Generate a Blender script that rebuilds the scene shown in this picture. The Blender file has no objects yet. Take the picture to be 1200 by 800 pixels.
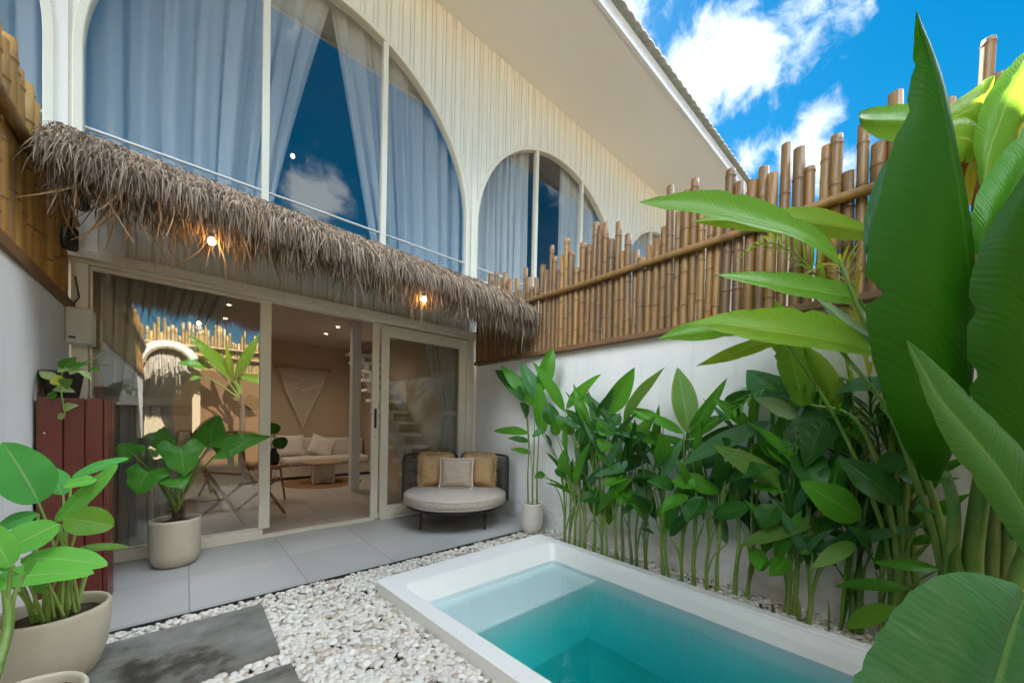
import bpy, bmesh, math, random
from mathutils import Vector, Matrix, noise
random.seed(11)
R = random.Random(5)
C = bpy.context.scene.collection
PI = math.pi
V = Vector
rad = math.radians

# ------------------------------------------------------------------ camera frame (metres; X along the facade, Y towards the house)
F, CX, CY, H = 433.0, 600.0, 500.7, 1.25
ya, pt, ro = rad(41.556), rad(-0.967), rad(1.241)
cf = V((math.sin(ya)*math.cos(pt), math.cos(ya)*math.cos(pt), math.sin(pt)))
r0 = V((math.cos(ya), -math.sin(ya), 0)); u0 = r0.cross(cf)
cr = math.cos(ro)*r0 + math.sin(ro)*u0
cu = -math.sin(ro)*r0 + math.cos(ro)*u0
EYE = V((0, 0, H))
def ray(px, py): return cf + cr*((px-CX)/F) + cu*((CY-py)/F)
def at(px, py, D): return EYE + ray(px, py)*D
def onX(px, py, X): d = ray(px, py); return EYE + d*(X/d.x)
def onY(px, py, Y): d = ray(px, py); return EYE + d*(Y/d.y)
def onZ(px, py, Z): d = ray(px, py); return EYE + d*((Z-H)/d.z)
def depth(p): return (p-EYE).dot(cf)

# ------------------------------------------------------------------ mesh collector
class MB:
    def __init__(s): s.v = []; s.f = []; s.uv = []; s.sm = []
    def add(s, vs, fs, uvs=None, smooth=False):
        o = len(s.v); s.v += [tuple(p) for p in vs]
        for f in fs:
            s.f.append([i+o for i in f]); s.sm.append(smooth)
            s.uv += [(uvs[i] if uvs else (0, 0)) for i in f]
        return s
    def box(s, a, b, rot=None, c=None):
        x0, y0, z0 = a; x1, y1, z1 = b
        vs = [V((x, y, z)) for z in (z0, z1) for y in (y0, y1) for x in (x0, x1)]
        if rot is not None:
            c = V(c) if c is not None else (V(a)+V(b))/2
            vs = [rot @ (p-c) + c for p in vs]
        return s.add(vs, [(0,2,3,1),(4,5,7,6),(0,1,5,4),(2,6,7,3),(0,4,6,2),(1,3,7,5)])
    def grid(s, rows, smooth=True, closed=False, uvs=None):
        n = len(rows[0]); vs = [p for r in rows for p in r]; fs = []
        for i in range(len(rows)-1):
            for j in range(n if closed else n-1):
                k = (j+1) % n
                fs.append((i*n+j, i*n+k, (i+1)*n+k, (i+1)*n+j))
        if uvs is None:
            uvs = [(i/max(1, len(rows)-1), j/max(1, n-1)) for i in range(len(rows)) for j in range(n)]
        return s.add(vs, fs, uvs, smooth)
    def tube(s, path, rad_, seg=8, cap=True):
        path = [V(p) for p in path]; n = len(path)
        if not hasattr(rad_, '__len__'): rad_ = [rad_]*n
        t = (path[1]-path[0]).normalized()
        a = t.orthogonal().normalized(); rows = []
        for i in range(n):
            t2 = (path[min(i+1, n-1)]-path[max(i-1, 0)])
            if t2.length < 1e-9: t2 = t
            t2.normalize(); a = (a - t2*a.dot(t2)).normalized(); b = t2.cross(a)
            rows.append([path[i]+(a*math.cos(2*PI*k/seg)+b*math.sin(2*PI*k/seg))*rad_[i] for k in range(seg)])
        s.grid(rows, True, True)
        if cap:
            s.add(rows[0], [tuple(range(seg))[::-1]]); s.add(rows[-1], [tuple(range(seg))])
        return s
    def lathe(s, prof, c=(0, 0, 0), seg=32, smooth=True):
        c = V(c)
        rows = [[c+V((r*math.cos(2*PI*k/seg), r*math.sin(2*PI*k/seg), z)) for k in range(seg)] for r, z in prof]
        return s.grid(rows, smooth, True)
    def poly(s, pts, z0, z1):
        n = len(pts)
        vs = [V((x, y, z0)) for x, y in pts]+[V((x, y, z1)) for x, y in pts]
        return s.add(vs, [tuple(range(n))[::-1], tuple(range(n, 2*n))]+[(i, (i+1) % n, (i+1) % n+n, i+n) for i in range(n)])
    def mesh(s, name):
        m = bpy.data.meshes.new(name); m.from_pydata(s.v, [], s.f)
        ul = m.uv_layers.new(name='UVMap'); ul.data.foreach_set('uv', [c for u in s.uv for c in u])
        m.polygons.foreach_set('use_smooth', s.sm); m.update(); return m
    def build(s, name, material, parent=None, bevel=0, world=True, fixn=False):
        m = s.mesh(name)
        if fixn:
            bm = bmesh.new(); bm.from_mesh(m); bmesh.ops.recalc_face_normals(bm, faces=bm.faces); bm.to_mesh(m); bm.free()
        m.materials.append(material)
        o = bpy.data.objects.new(name, m); C.objects.link(o)
        if parent is not None:
            o.parent = parent
            if world: o.matrix_parent_inverse = world_of(parent).inverted()
        if bevel:
            b = o.modifiers.new('bevel', 'BEVEL'); b.width = bevel; b.segments = 2; b.limit_method = 'ANGLE'; b.angle_limit = rad(40)
        return o
def world_of(o):
    m = Matrix.LocRotScale(o.location, o.rotation_euler, o.scale)
    if o.parent: m = world_of(o.parent) @ o.matrix_parent_inverse @ m
    return m
def thing(name, label, cat, loc=(0, 0, 0), rotz=0, group=None):
    o = bpy.data.objects.new(name, None); C.objects.link(o); o.empty_display_size = .1
    o.location = loc; o.rotation_euler = (0, 0, rotz); o['label'] = label; o['category'] = cat
    if group: o['group'] = group
    return o
def tag(o, label, cat, group=None):
    o['label'] = label; o['category'] = cat
    if group: o['group'] = group
    return o
def setting(o, kind='structure', label=None, cat=None):
    o['kind'] = kind
    if label: o['label'] = label
    if cat: o['category'] = cat
    return o

# ------------------------------------------------------------------ materials
class NT:
    def __init__(s, name):
        s.m = bpy.data.materials.new(name); s.m.use_nodes = True; s.t = s.m.node_tree
        s.b = s.t.nodes['Principled BSDF']; s.out = s.t.nodes['Material Output']
    def n(s, typ, **kw):
        nd = s.t.nodes.new(typ)
        for k, v in kw.items():
            if k.startswith('i_'): nd.inputs[k[2:].replace('_', ' ')].default_value = v
            elif k.startswith('n_'): nd.inputs[int(k[2:])].default_value = v
            else: setattr(nd, k, v)
        return nd
    def l(s, a, b): s.t.links.new(a, b)
    def ramp(s, fac, stops, interp='LINEAR'):
        r = s.n('ShaderNodeValToRGB'); e = r.color_ramp.elements; r.color_ramp.interpolation = interp
        while len(e) < len(stops): e.new(.5)
        for q, (p, c) in zip(e, stops):
            q.position = p; q.color = (*c, 1) if len(c) == 3 else c
        s.l(fac, r.inputs[0]); return r.outputs[0]
    def noise(s, scale, detail=4, rough=.55, vec=None, dim='3D'):
        nd = s.n('ShaderNodeTexNoise', i_Scale=scale, i_Detail=detail, i_Roughness=rough)
        if vec is not None: s.l(vec, nd.inputs['Vector'])
        return nd.outputs[0]
    def coord(s, kind='Object', scale=None):
        c = s.n('ShaderNodeTexCoord').outputs[kind]
        if scale:
            mp = s.n('ShaderNodeMapping'); mp.inputs['Scale'].default_value = scale; s.l(c, mp.inputs[0]); c = mp.outputs[0]
        return c
    def math(s, op, a, b=None, c=None):
        nd = s.n('ShaderNodeMath', operation=op)
        for i, x in enumerate((a, b, c)):
            if x is None: continue
            if isinstance(x, (int, float)): nd.inputs[i].default_value = x
            else: s.l(x, nd.inputs[i])
        return nd.outputs[0]
    def mix(s, fac, a, b, blend='MIX'):
        nd = s.n('ShaderNodeMix', data_type='RGBA', blend_type=blend)
        for i, x in ((0, fac), (6, a), (7, b)):
            if isinstance(x, (int, float)): nd.inputs[i].default_value = x
            elif isinstance(x, tuple): nd.inputs[i].default_value = (*x, 1)
            else: s.l(x, nd.inputs[i])
        return nd.outputs[2]
    def bump(s, h, strength=.3, dist=.01):
        b = s.n('ShaderNodeBump', i_Strength=strength, i_Distance=dist); s.l(h, b.inputs['Height'])
        s.l(b.outputs[0], s.b.inputs['Normal']); return b
    def col(s, c):
        if isinstance(c, tuple): s.b.inputs['Base Color'].default_value = (*c, 1)
        else: s.l(c, s.b.inputs['Base Color'])
    def set(s, **kw):
        for k, v in kw.items(): s.b.inputs[k.replace('_', ' ')].default_value = v
        return s
M = {}
def mottled(name, c1, c2, scale=3, rough=.6, bump=.1, bscale=60, stretch=None, spec=.5, bdist=.004, lo=.35, hi=.7):
    t = NT(name); co = t.coord('Object', stretch)
    n1 = t.noise(scale, 6, .6, co)
    t.col(t.ramp(n1, [(lo, c1), (hi, c2)])); t.set(Roughness=rough); t.b.inputs['Specular IOR Level'].default_value = spec
    if bump: t.bump(t.noise(bscale, 4, .6, co), bump, bdist)
    M[name] = t.m; return t
mottled('siding', (.87, .85, .77), (.79, .765, .67), 1.6, .5, .06, 40, (6, 6, .7))
mottled('siding_low', (.36, .33, .27), (.27, .245, .195), 1.6, .5, .06, 40, (6, 6, .7))
mottled('frame_paint', (.83, .785, .655), (.785, .735, .60), 2, .35, .03, 60)
mottled('soffit', (.86, .85, .79), (.82, .81, .75), .6, .7, .03, 30)
mottled('white_wall', (.80, .79, .765), (.66, .65, .62), 1.3, .75, .12, 25, None, .3, .004, .3, .75)
mottled('fascia', (.82, .82, .82), (.76, .76, .76), 2, .5, .02)
mottled('roof_tile', (.70, .60, .46), (.52, .44, .34), 4, .8, .2, 50)
mottled('inner_wall', (.57, .45, .34), (.53, .415, .31), .8, .85, .02)
mottled('inner_ceiling', (.62, .55, .48), (.60, .53, .46), .8, .9, 0)
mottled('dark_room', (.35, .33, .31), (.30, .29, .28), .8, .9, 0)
mottled('black_metal', (.015, .015, .017), (.03, .03, .032), 8, .45, .02)
mottled('black_plastic', (.02, .02, .02), (.035, .035, .035), 8, .55, .02)
mottled('pot_ceramic', (.59, .525, .40), (.50, .445, .335), 5, .55, .12, 35, None, .4, .003)
mottled('small_pot', (.74, .71, .64), (.66, .62, .54), 5, .5, .08, 35)
mottled('soil', (.05, .032, .02), (.12, .08, .05), 30, .95, .8, 60, None, .2, .02)
mottled('taupe_fabric', (.47, .415, .35), (.41, .36, .30), 25, .9, .25, 420, None, .2, .002)
mottled('tan_fabric', (.56, .37, .19), (.43, .27, .13), 22, .95, .5, 260, (1, 1, 2.5), .2, .004)
mottled('stripe_fabric', (.47, .375, .30), (.37, .29, .23), 9, .95, .3, 240, (.6, .6, 12), .2, .003)
mottled('fringe', (.72, .64, .52), (.6, .52, .40), 20, .95, 0)
mottled('linen', (.74, .69, .64), (.67, .62, .57), 6, .9, .2, 90, None, .2)
mottled('wood_light', (.48, .33, .20), (.36, .23, .13), 6, .5, .1, 40, (1, 1, 8))
mottled('teak', (.42, .20, .07), (.28, .12, .04), 6, .4, .1, 40, (9, 9, 1))
mottled('teak_dark', (.22, .11, .045), (.14, .07, .03), 6, .6, .15, 40, (9, 1, 9))
mottled('rug', (.30, .16, .07), (.23, .12, .05), 20, .95, .3, 150)
mottled('cord', (.84, .77, .67), (.76, .69, .59), 20, .9, 0)
mottled('rope', (.05, .05, .052), (.09, .09, .09), 30, .8, .3, 200)
mottled('dirt', (.16, .13, .10), (.10, .08, .06), 8, .95, .5, 30, None, .2, .02)
mottled('pool_shell', (.90, .90, .875), (.87, .865, .83), 2.5, .3, .02, 40)
mottled('ebox', (.62, .63, .56), (.56, .57, .50), 5, .4, .03)
mottled('sign_wood', (.16, .09, .05), (.10, .055, .03), 5, .6, .1, 30, (1, 1, 8))
mottled('sand_wall', (.62, .50, .33), (.56, .45, .29), 2, .8, .1, 30)
mottled('stem', (.13, .24, .035), (.20, .29, .06), 6, .45, .1, 30, (4, 4, .8))
mottled('stem_pale', (.26, .42, .09), (.34, .46, .12), 6, .45, .1, 30, (4, 4, .8))
mottled('stem_dark', (.07, .15, .03), (.14, .17, .05), 6, .5, .1, 30, (4, 4, .8))
mottled('bark', (.12, .085, .055), (.06, .042, .028), 14, .85, .5, 60)
mottled('white_letter', (.8, .78, .7), (.78, .75, .68), 3, .6, 0)
mottled('chrome', (.6, .6, .58), (.55, .55, .53), 5, .3, 0)

t = NT('white_wall'); co = t.coord('Object'); sp_z = t.n('ShaderNodeSeparateXYZ'); t.l(co, sp_z.inputs[0])
c = t.ramp(t.noise(1.3, 6, .6, co), [(.3, (.81, .80, .775)), (.75, (.70, .69, .66))])
drip = t.ramp(t.noise(1.5, 5, .65, t.coord('Object', (5, 5, .35))), [(.54, (0, 0, 0)), (.72, (1, 1, 1))])
c = t.mix(t.math('MULTIPLY', drip, .22), c, (.42, .38, .31))
spl = t.math('MULTIPLY', t.ramp(t.noise(9, 6, .7, co), [(.46, (0, 0, 0)), (.6, (1, 1, 1))]), t.math('LESS_THAN', sp_z.outputs[2], t.math('MULTIPLY', t.noise(3, 5, .7, co), .42)))
c = t.mix(t.math('MULTIPLY', spl, .3), c, (.36, .31, .24))
t.col(c); t.set(Roughness=.75); t.b.inputs['Specular IOR Level'].default_value = .3
t.bump(t.math('ADD', t.noise(25, 5, .6, co), t.math('MULTIPLY', t.noise(5, 3, .5, co), 2)), .14, .004); M['white_wall'] = t.m

# cabinet slats: stained hardwood
t = NT('red_wood'); co = t.coord('Object', (14, 14, 1.2))
t.col(t.mix(.6, t.ramp(t.noise(3, 8, .65, co), [(.3, (.095, .018, .012)), (.7, (.175, .035, .022))]), t.ramp(t.noise(20, 5, .6, co), [(.3, (.06, .013, .01)), (.7, (.18, .04, .026))])))
t.set(Roughness=.34); t.bump(t.noise(14, 6, .6, co), .15, .004); M['red_wood'] = t.m

# bamboo: per-pole colour, streaks along the culm
def bamboo(name, stops, dark, streak=.5):
    t = NT(name); oi = t.n('ShaderNodeObjectInfo').outputs['Random']; g = t.n('ShaderNodeNewGeometry')
    co = t.coord('Object', (22, 22, 1.1))
    add = t.n('ShaderNodeVectorMath', operation='ADD'); t.l(co, add.inputs[0])
    cmb = t.n('ShaderNodeCombineXYZ'); t.l(t.math('MULTIPLY', oi, 37.0), cmb.inputs[0]); t.l(t.math('MULTIPLY', oi, 91.0), cmb.inputs[2]); t.l(cmb.outputs[0], add.inputs[1])
    base = t.ramp(oi, stops)
    st = t.ramp(t.noise(1.6, 6, .65, add.outputs[0]), [(.36, (0, 0, 0)), (.62, (1, 1, 1))])
    c = t.mix(t.math('MULTIPLY', st, streak), base, dark)
    mould = t.ramp(t.noise(.55, 5, .7, add.outputs[0]), [(.5, (0, 0, 0)), (.66, (1, 1, 1))])
    c = t.mix(t.math('MULTIPLY', mould, .6), c, (.07, .055, .045))
    uvs = t.n('ShaderNodeSeparateXYZ'); t.l(t.n('ShaderNodeUVMap').outputs[0], uvs.inputs[0])
    c = t.mix(t.math('MULTIPLY', uvs.outputs[0], .8), c, (.13, .07, .035))        # u = 1 on the node rings
    t.col(c); t.set(Roughness=.45); t.bump(t.noise(3, 4, .6, add.outputs[0]), .25, .004); M[name] = t.m
bamboo('bamboo', [(0, (.42, .205, .05)), (.3, (.25, .122, .034)), (.55, (.47, .245, .066)), (.8, (.17, .09, .034)), (1, (.35, .185, .056))], (.16, .085, .035), .75)
bamboo('bamboo_gold', [(0, (.52, .28, .06)), (.5, (.43, .22, .05)), (1, (.58, .36, .10))], (.26, .12, .03))
bamboo('bamboo_pale', [(0, (.62, .44, .18)), (.5, (.55, .38, .15)), (1, (.68, .52, .26))], (.34, .2, .08))

# thatch strands
def strands(name, stops):
    t = NT(name); g = t.n('ShaderNodeNewGeometry'); oi = g.outputs['Random Per Island']
    t.col(t.ramp(oi, stops)); t.set(Roughness=.75); t.b.inputs['Specular IOR Level'].default_value = .3; M[name] = t.m
strands('thatch', [(0, (.06, .036, .02)), (.25, (.15, .096, .058)), (.55, (.295, .21, .145)), (.85, (.44, .345, .26)), (1, (.38, .215, .09))])
strands('thatch_ridge', [(0, (.05, .03, .02)), (.5, (.13, .08, .05)), (1, (.24, .16, .10))])
strands('thatch_gold', [(0, (.28, .15, .06)), (.5, (.44, .26, .11)), (1, (.52, .36, .2))])
strands('thatch_pale', [(0, (.45, .38, .30)), (.5, (.62, .54, .44)), (1, (.7, .64, .56))])
M['thatch_core'] = mottled('thatch_core', (.10, .065, .04), (.17, .11, .07), 40, .95, .6, 90, (1, 8, 8)).m

# pebbles
t = NT('pebble'); g = t.n('ShaderNodeNewGeometry').outputs['Random Per Island']
c = t.ramp(g, [(0, (.62, .575, .49)), (.25, (.78, .75, .69)), (.5, (.69, .65, .575)), (.72, (.84, .82, .78)), (.86, (.52, .44, .34)), (.95, (.40, .335, .265)), (1, (.74, .71, .65))])
c = t.mix(t.math('MULTIPLY', t.ramp(t.noise(55, 5, .6, t.coord('Object')), [(.45, (0, 0, 0)), (.75, (1, 1, 1))]), .35), c, (.5, .4, .3))
t.col(c); t.set(Roughness=.55); t.bump(t.noise(160, 3, .6, t.coord('Object')), .12, .002); M['pebble'] = t.m

# leaves: v runs across the blade, u along it
def leafmat(name, c1, c2, vein, trans, tfac=.3, rough=.30, ribs=46, edge=None, worn=0, spec=.22):
    t = NT(name); uv = t.n('ShaderNodeSeparateXYZ'); t.l(t.n('ShaderNodeUVMap').outputs[0], uv.inputs[0])
    u = uv.outputs[0]; v = t.math('ABSOLUTE', t.math('SUBTRACT', uv.outputs[1], .5))
    isl = t.n('ShaderNodeNewGeometry').outputs['Random Per Island']
    co = t.coord('Object')
    c = t.ramp(t.math('ADD', t.math('MULTIPLY', isl, .6), t.math('MULTIPLY', t.noise(3, 4, .6, co), .4)), [(.2, c1), (.75, c2)])
    ph = t.math('ADD', t.math('MULTIPLY', u, ribs), t.math('MULTIPLY', t.math('SQRT', v), -8.0))
    ph = t.math('ADD', ph, t.math('MULTIPLY', t.noise(5, 2, .5, co), 2.4))
    w = t.math('SINE', t.math('MULTIPLY', ph, 2*PI)); w2 = t.math('SINE', t.math('MULTIPLY', ph, 5.1))
    rib = t.math('MULTIPLY_ADD', t.math('ADD', w, w2), .25, .5)
    c = t.mix(t.math('MULTIPLY', rib, .17), c, vein)
    spot = t.ramp(t.noise(38, 3, .6, co), [(.70, (0, 0, 0)), (.74, (1, 1, 1))]); c = t.mix(t.math('MULTIPLY', spot, .6), c, (.13, .11, .03))
    if worn:
        ws = t.ramp(t.noise(1.6, 7, .7, t.coord('UV', (34, 4, 1))), [(.5, (0, 0, 0)), (.72, (1, 1, 1))])
        c = t.mix(t.math('MULTIPLY', ws, worn), c, (.18, .27, .17))
    mid = t.ramp(v, [(.0, (1, 1, 1)), (.012, (1, 1, 1)), (.03, (0, 0, 0))])
    c = t.mix(t.math('MULTIPLY', mid, .75), c, vein)
    if edge:
        e = t.ramp(t.math('ADD', t.math('ADD', v, t.math('MULTIPLY', u, .12)), t.math('MULTIPLY', t.noise(6, 4, .6, co), .16)), [(.56, (0, 0, 0)), (.68, (1, 1, 1))])
        c = t.mix(e, c, edge)
    t.col(c); t.set(Roughness=rough)
    t.b.inputs['Specular IOR Level'].default_value = spec
    b = t.bump(t.math('ADD', rib, t.math('MULTIPLY', mid, 1.5)), .25, .003)
    tr = t.n('ShaderNodeBsdfTranslucent'); tc = t.mix(t.math('MULTIPLY', rib, .35), trans, tuple(x*.55 for x in trans)); t.l(tc, tr.inputs[0]); t.l(b.outputs[0], tr.inputs['Normal'])
    mx = t.n('ShaderNodeMixShader'); mx.inputs[0].default_value = tfac
    t.l(t.b.outputs[0], mx.inputs[1]); t.l(tr.outputs[0], mx.inputs[2]); t.l(mx.outputs[0], t.out.inputs[0]); M[name] = t.m
leafmat('leaf', (.026, .155, .006), (.066, .275, .012), (.20, .33, .07), (.18, .42, .04), .3)
leafmat('leaf_dark', (.008, .06, .006), (.022, .12, .012), (.10, .19, .05), (.08, .22, .03), .2)
leafmat('leaf_blue', (.035, .125, .04), (.065, .19, .065), (.16, .27, .12), (.1, .28, .08), .22)
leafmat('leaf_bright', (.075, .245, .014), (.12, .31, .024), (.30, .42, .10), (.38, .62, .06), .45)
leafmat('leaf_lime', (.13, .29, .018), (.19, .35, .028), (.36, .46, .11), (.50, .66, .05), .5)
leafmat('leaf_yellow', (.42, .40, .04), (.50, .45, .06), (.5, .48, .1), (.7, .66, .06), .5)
leafmat('leaf_tipped', (.055, .16, .028), (.10, .22, .035), (.22, .33, .08), (.22, .42, .04), .32, .4, 46, (.36, .27, .04))
leafmat('leaf_hero', (.007, .052, .001), (.016, .078, .003), (.035, .11, .008), (.07, .30, .004), .34, .42, 60, None, 0, .10)
leafmat('leaf_worn', (.012, .10, .028), (.02, .135, .042), (.12, .25, .07), (.08, .28, .04), .15, .36, 40, None, .34, .3)
leafmat('leaf_deep', (.018, .095, .016), (.032, .13, .02), (.13, .24, .05), (.10, .30, .03), .25, .4, 46)
leafmat('leaf_pale', (.28, .38, .20), (.33, .43, .24), (.42, .5, .3), (.35, .5, .14), .35)
leafmat('leaf_pot', (.09, .42, .04), (.14, .52, .055), (.42, .55, .22), (.2, .48, .08), .25, .42, 30)
leafmat('leaf_pot_blue', (.042, .33, .05), (.075, .44, .075), (.38, .52, .24), (.16, .4, .08), .25, .4, 30)
leafmat('leaf_philo', (.04, .24, .02), (.085, .36, .035), (.24, .40, .12), (.18, .42, .05), .25, .26, 12)
leafmat('leaf_pothos', (.22, .36, .07), (.42, .5, .22), (.5, .55, .3), (.4, .55, .1), .3, .4, 9)

# glass: clear pane with a mirror-like skin
def glass(name, base, tint):
    t = NT(name); t.t.nodes.remove(t.b)
    lw = t.n('ShaderNodeLayerWeight', i_Blend=.5)
    k = t.math('POWER', lw.outputs['Facing'], 4.0)
    fac = t.math('MULTIPLY_ADD', k, 1-base, base)
    tr = t.n('ShaderNodeBsdfTransparent'); tr.inputs[0].default_value = (*tint, 1)
    gl = t.n('ShaderNodeBsdfGlossy'); gl.inputs['Roughness'].default_value = 0; gl.inputs[0].default_value = (.95, .96, .94, 1)
    mx = t.n('ShaderNodeMixShader'); t.l(fac, mx.inputs[0]); t.l(tr.outputs[0], mx.inputs[1]); t.l(gl.outputs[0], mx.inputs[2]); t.l(mx.outputs[0], t.out.inputs[0]); M[name] = t.m
glass('glass_upper', .23, (.93, .95, .96))
glass('glass_far', .10, (.93, .95, .96))
glass('glass_door', .03, (.95, .96, .95))

glass('glass_side', .12, (.95, .96, .95))

# curtains
def cloth(name, col, trans, f):
    t = NT(name); t.col(col); t.set(Roughness=.9); t.b.inputs['Specular IOR Level'].default_value = .1
    tr = t.n('ShaderNodeBsdfTranslucent'); tr.inputs[0].default_value = (*trans, 1)
    mx = t.n('ShaderNodeMixShader'); mx.inputs[0].default_value = f
    t.l(t.b.outputs[0], mx.inputs[1]); t.l(tr.outputs[0], mx.inputs[2]); t.l(mx.outputs[0], t.out.inputs[0])
    t.bump(t.noise(220, 2, .5, t.coord('Object')), .08, .002); M[name] = t.m
cloth('sheer', (.80, .785, .75), (.7, .7, .7), .3)
cloth('sheer_white', (.82, .82, .80), (.7, .7, .7), .3)
cloth('grey_cloth', (.60, .58, .55), (.45, .44, .42), .25)
cloth('cream_cloth', (.66, .62, .55), (.5, .46, .4), .25)

# tiles of patio / interior: large pale porcelain with grout lines
def tiles(name, sx, sy, ox, oy, c1, c2, grout, rough, w=.004):
    t = NT(name); sp = t.n('ShaderNodeSeparateXYZ'); t.l(t.coord('Object'), sp.inputs[0])
    ids = []; lines = []
    for k, (s_, o_) in enumerate(((sx, ox), (sy, oy))):
        q = t.math('DIVIDE', t.math('SUBTRACT', sp.outputs[k], o_), s_)
        fr = t.math('FRACT', t.math('ADD', q, 50.0)); ids.append(t.math('FLOOR', t.math('ADD', q, 50.0)))
        d = t.math('MINIMUM', fr, t.math('SUBTRACT', 1.0, fr)); lines.append(t.math('LESS_THAN', d, w/s_))
    ln = t.math('MAXIMUM', lines[0], lines[1])
    cb = t.n('ShaderNodeCombineXYZ'); t.l(ids[0], cb.inputs[0]); t.l(ids[1], cb.inputs[1])
    wn = t.n('ShaderNodeTexWhiteNoise'); t.l(cb.outputs[0], wn.inputs[0])
    n1 = t.noise(2.2, 6, .6, t.coord('Object'))
    c = t.ramp(t.math('ADD', t.math('MULTIPLY', wn.outputs[0], .35), t.math('MULTIPLY', n1, .65)), [(.3, c1), (.75, c2)])
    t.col(t.mix(ln, c, grout)); t.l(t.math('MULTIPLY_ADD', n1, .25, rough-.1), t.b.inputs['Roughness'])
    t.bump(t.math('SUBTRACT', t.math('MULTIPLY', t.noise(60, 4, .6, t.coord('Object')), .15), ln), .3, .003); M[name] = t.m
tiles('patio_tile', .675, .675, .03, 3.10, (.39, .385, .37), (.495, .49, .47), (.21, .26, .24), .36)
tiles('inner_tile', .6, .6, .1, 4.6, (.47, .42, .37), (.53, .48, .42), (.33, .29, .25), .32)

# stepping slabs: cement with dark damp stains
t = NT('slab'); co = t.coord('Object')
n1 = t.noise(2.3, 8, .62, co); n2 = t.noise(28, 6, .65, t.coord('Object', (.4, 1.6, 1)))
c = t.ramp(n1, [(.38, (.06, .054, .043)), (.43, (.12, .11, .09)), (.47, (.22, .21, .185)), (.60, (.30, .295, .27)), (.75, (.40, .395, .37))])
c = t.mix(.45, c, t.ramp(n2, [(.3, (.07, .065, .055)), (.7, (.34, .33, .30))]), 'OVERLAY')
t.col(c); t.set(Roughness=.7); t.bump(t.noise(70, 6, .7, t.coord('Object', (.4, 1.6, 1))), .5, .004); M['slab'] = t.m

# water: reflecting skin on top, green-blue absorption inside
t = NT('pool_water'); t.t.nodes.remove(t.b)
lw = t.n('ShaderNodeFresnel', i_IOR=1.33); nz = t.n('ShaderNodeSeparateXYZ'); t.l(t.n('ShaderNodeNewGeometry').outputs['True Normal'], nz.inputs[0])
top = t.math('GREATER_THAN', t.math('ABSOLUTE', nz.outputs[2]), .7)
bp = t.n('ShaderNodeBump', i_Strength=.10, i_Distance=.02); t.l(t.noise(5, 2, .5, t.coord('Object')), bp.inputs['Height'])
t.l(bp.outputs[0], lw.inputs['Normal'])
tr = t.n('ShaderNodeBsdfTransparent'); gl = t.n('ShaderNodeBsdfGlossy'); gl.inputs['Roughness'].default_value = .02; t.l(bp.outputs[0], gl.inputs['Normal'])
mx = t.n('ShaderNodeMixShader'); t.l(t.math('MULTIPLY', lw.outputs[0], top), mx.inputs[0]); t.l(tr.outputs[0], mx.inputs[1]); t.l(gl.outputs[0], mx.inputs[2])
t.l(mx.outputs[0], t.out.inputs['Surface'])
va = t.n('ShaderNodeVolumeAbsorption'); va.inputs['Color'].default_value = (0, 1.0, .985, 1); va.inputs['Density'].default_value = 2.3
t.l(va.outputs[0], t.out.inputs['Volume']); M['pool_water'] = t.m

def glow(name, col, strength):
    t = NT(name); t.set(); t.b.inputs['Emission Color'].default_value = (*col, 1); t.b.inputs['Emission Strength'].default_value = strength
    t.col((.8, .7, .5)); M[name] = t.m
glow('bulb', (1, .55, .18), 18)
glow('warm_globe', (1, .66, .34), 1.3)
glow('downlight', (1, .68, .38), 4)
# ------------------------------------------------------------------ exposure and sky constants
SKY_SAT, SKY_HUE, SKY_VAL, SKY_STR, SUN_E, EXPO = 1.5, .484, .33, .09, 5.0, 2.70
CLOUD_COL, FILL_CLOUD_GAIN = (2.15, 2.40, 2.65), 8.0
FILL_CLOUDS = [((.0, -.45, .89), .37, 1.5), ((-.85, -.30, .52), .46, 1.5), ((.64, -.34, .69), .28, 1.7)]  # added bright clouds, out of view, that fill the shaded courtyard with light
# ================================================================== SETTING
gx, gy = (-150, 1.10, 2.76, 150), (-150, -1.70, 2.60, 150)          # one sheet with the pool's opening left out
gv = [V((x, y, -.06)) for y in gy for x in gx]
setting(MB().add(gv, [(j*4+i, j*4+i+1, j*4+i+5, j*4+i+4) for j in range(3) for i in range(3) if (i, j) != (1, 1)]).build('ground', M['dirt']))
WX0, WX1, FY = -.67, 3.25, 4.5       # left wall, right wall, facade plane
patio = MB().box((WX0, 3.08, -.10), (WX1, FY+.02, 0)).build('patio_floor', M['patio_tile'], None, .003); setting(patio)
setting(MB().box((WX0, 3.064, -.10), (WX1, 3.078, -.004)).build('patio_edge', M['black_plastic']))

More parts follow.
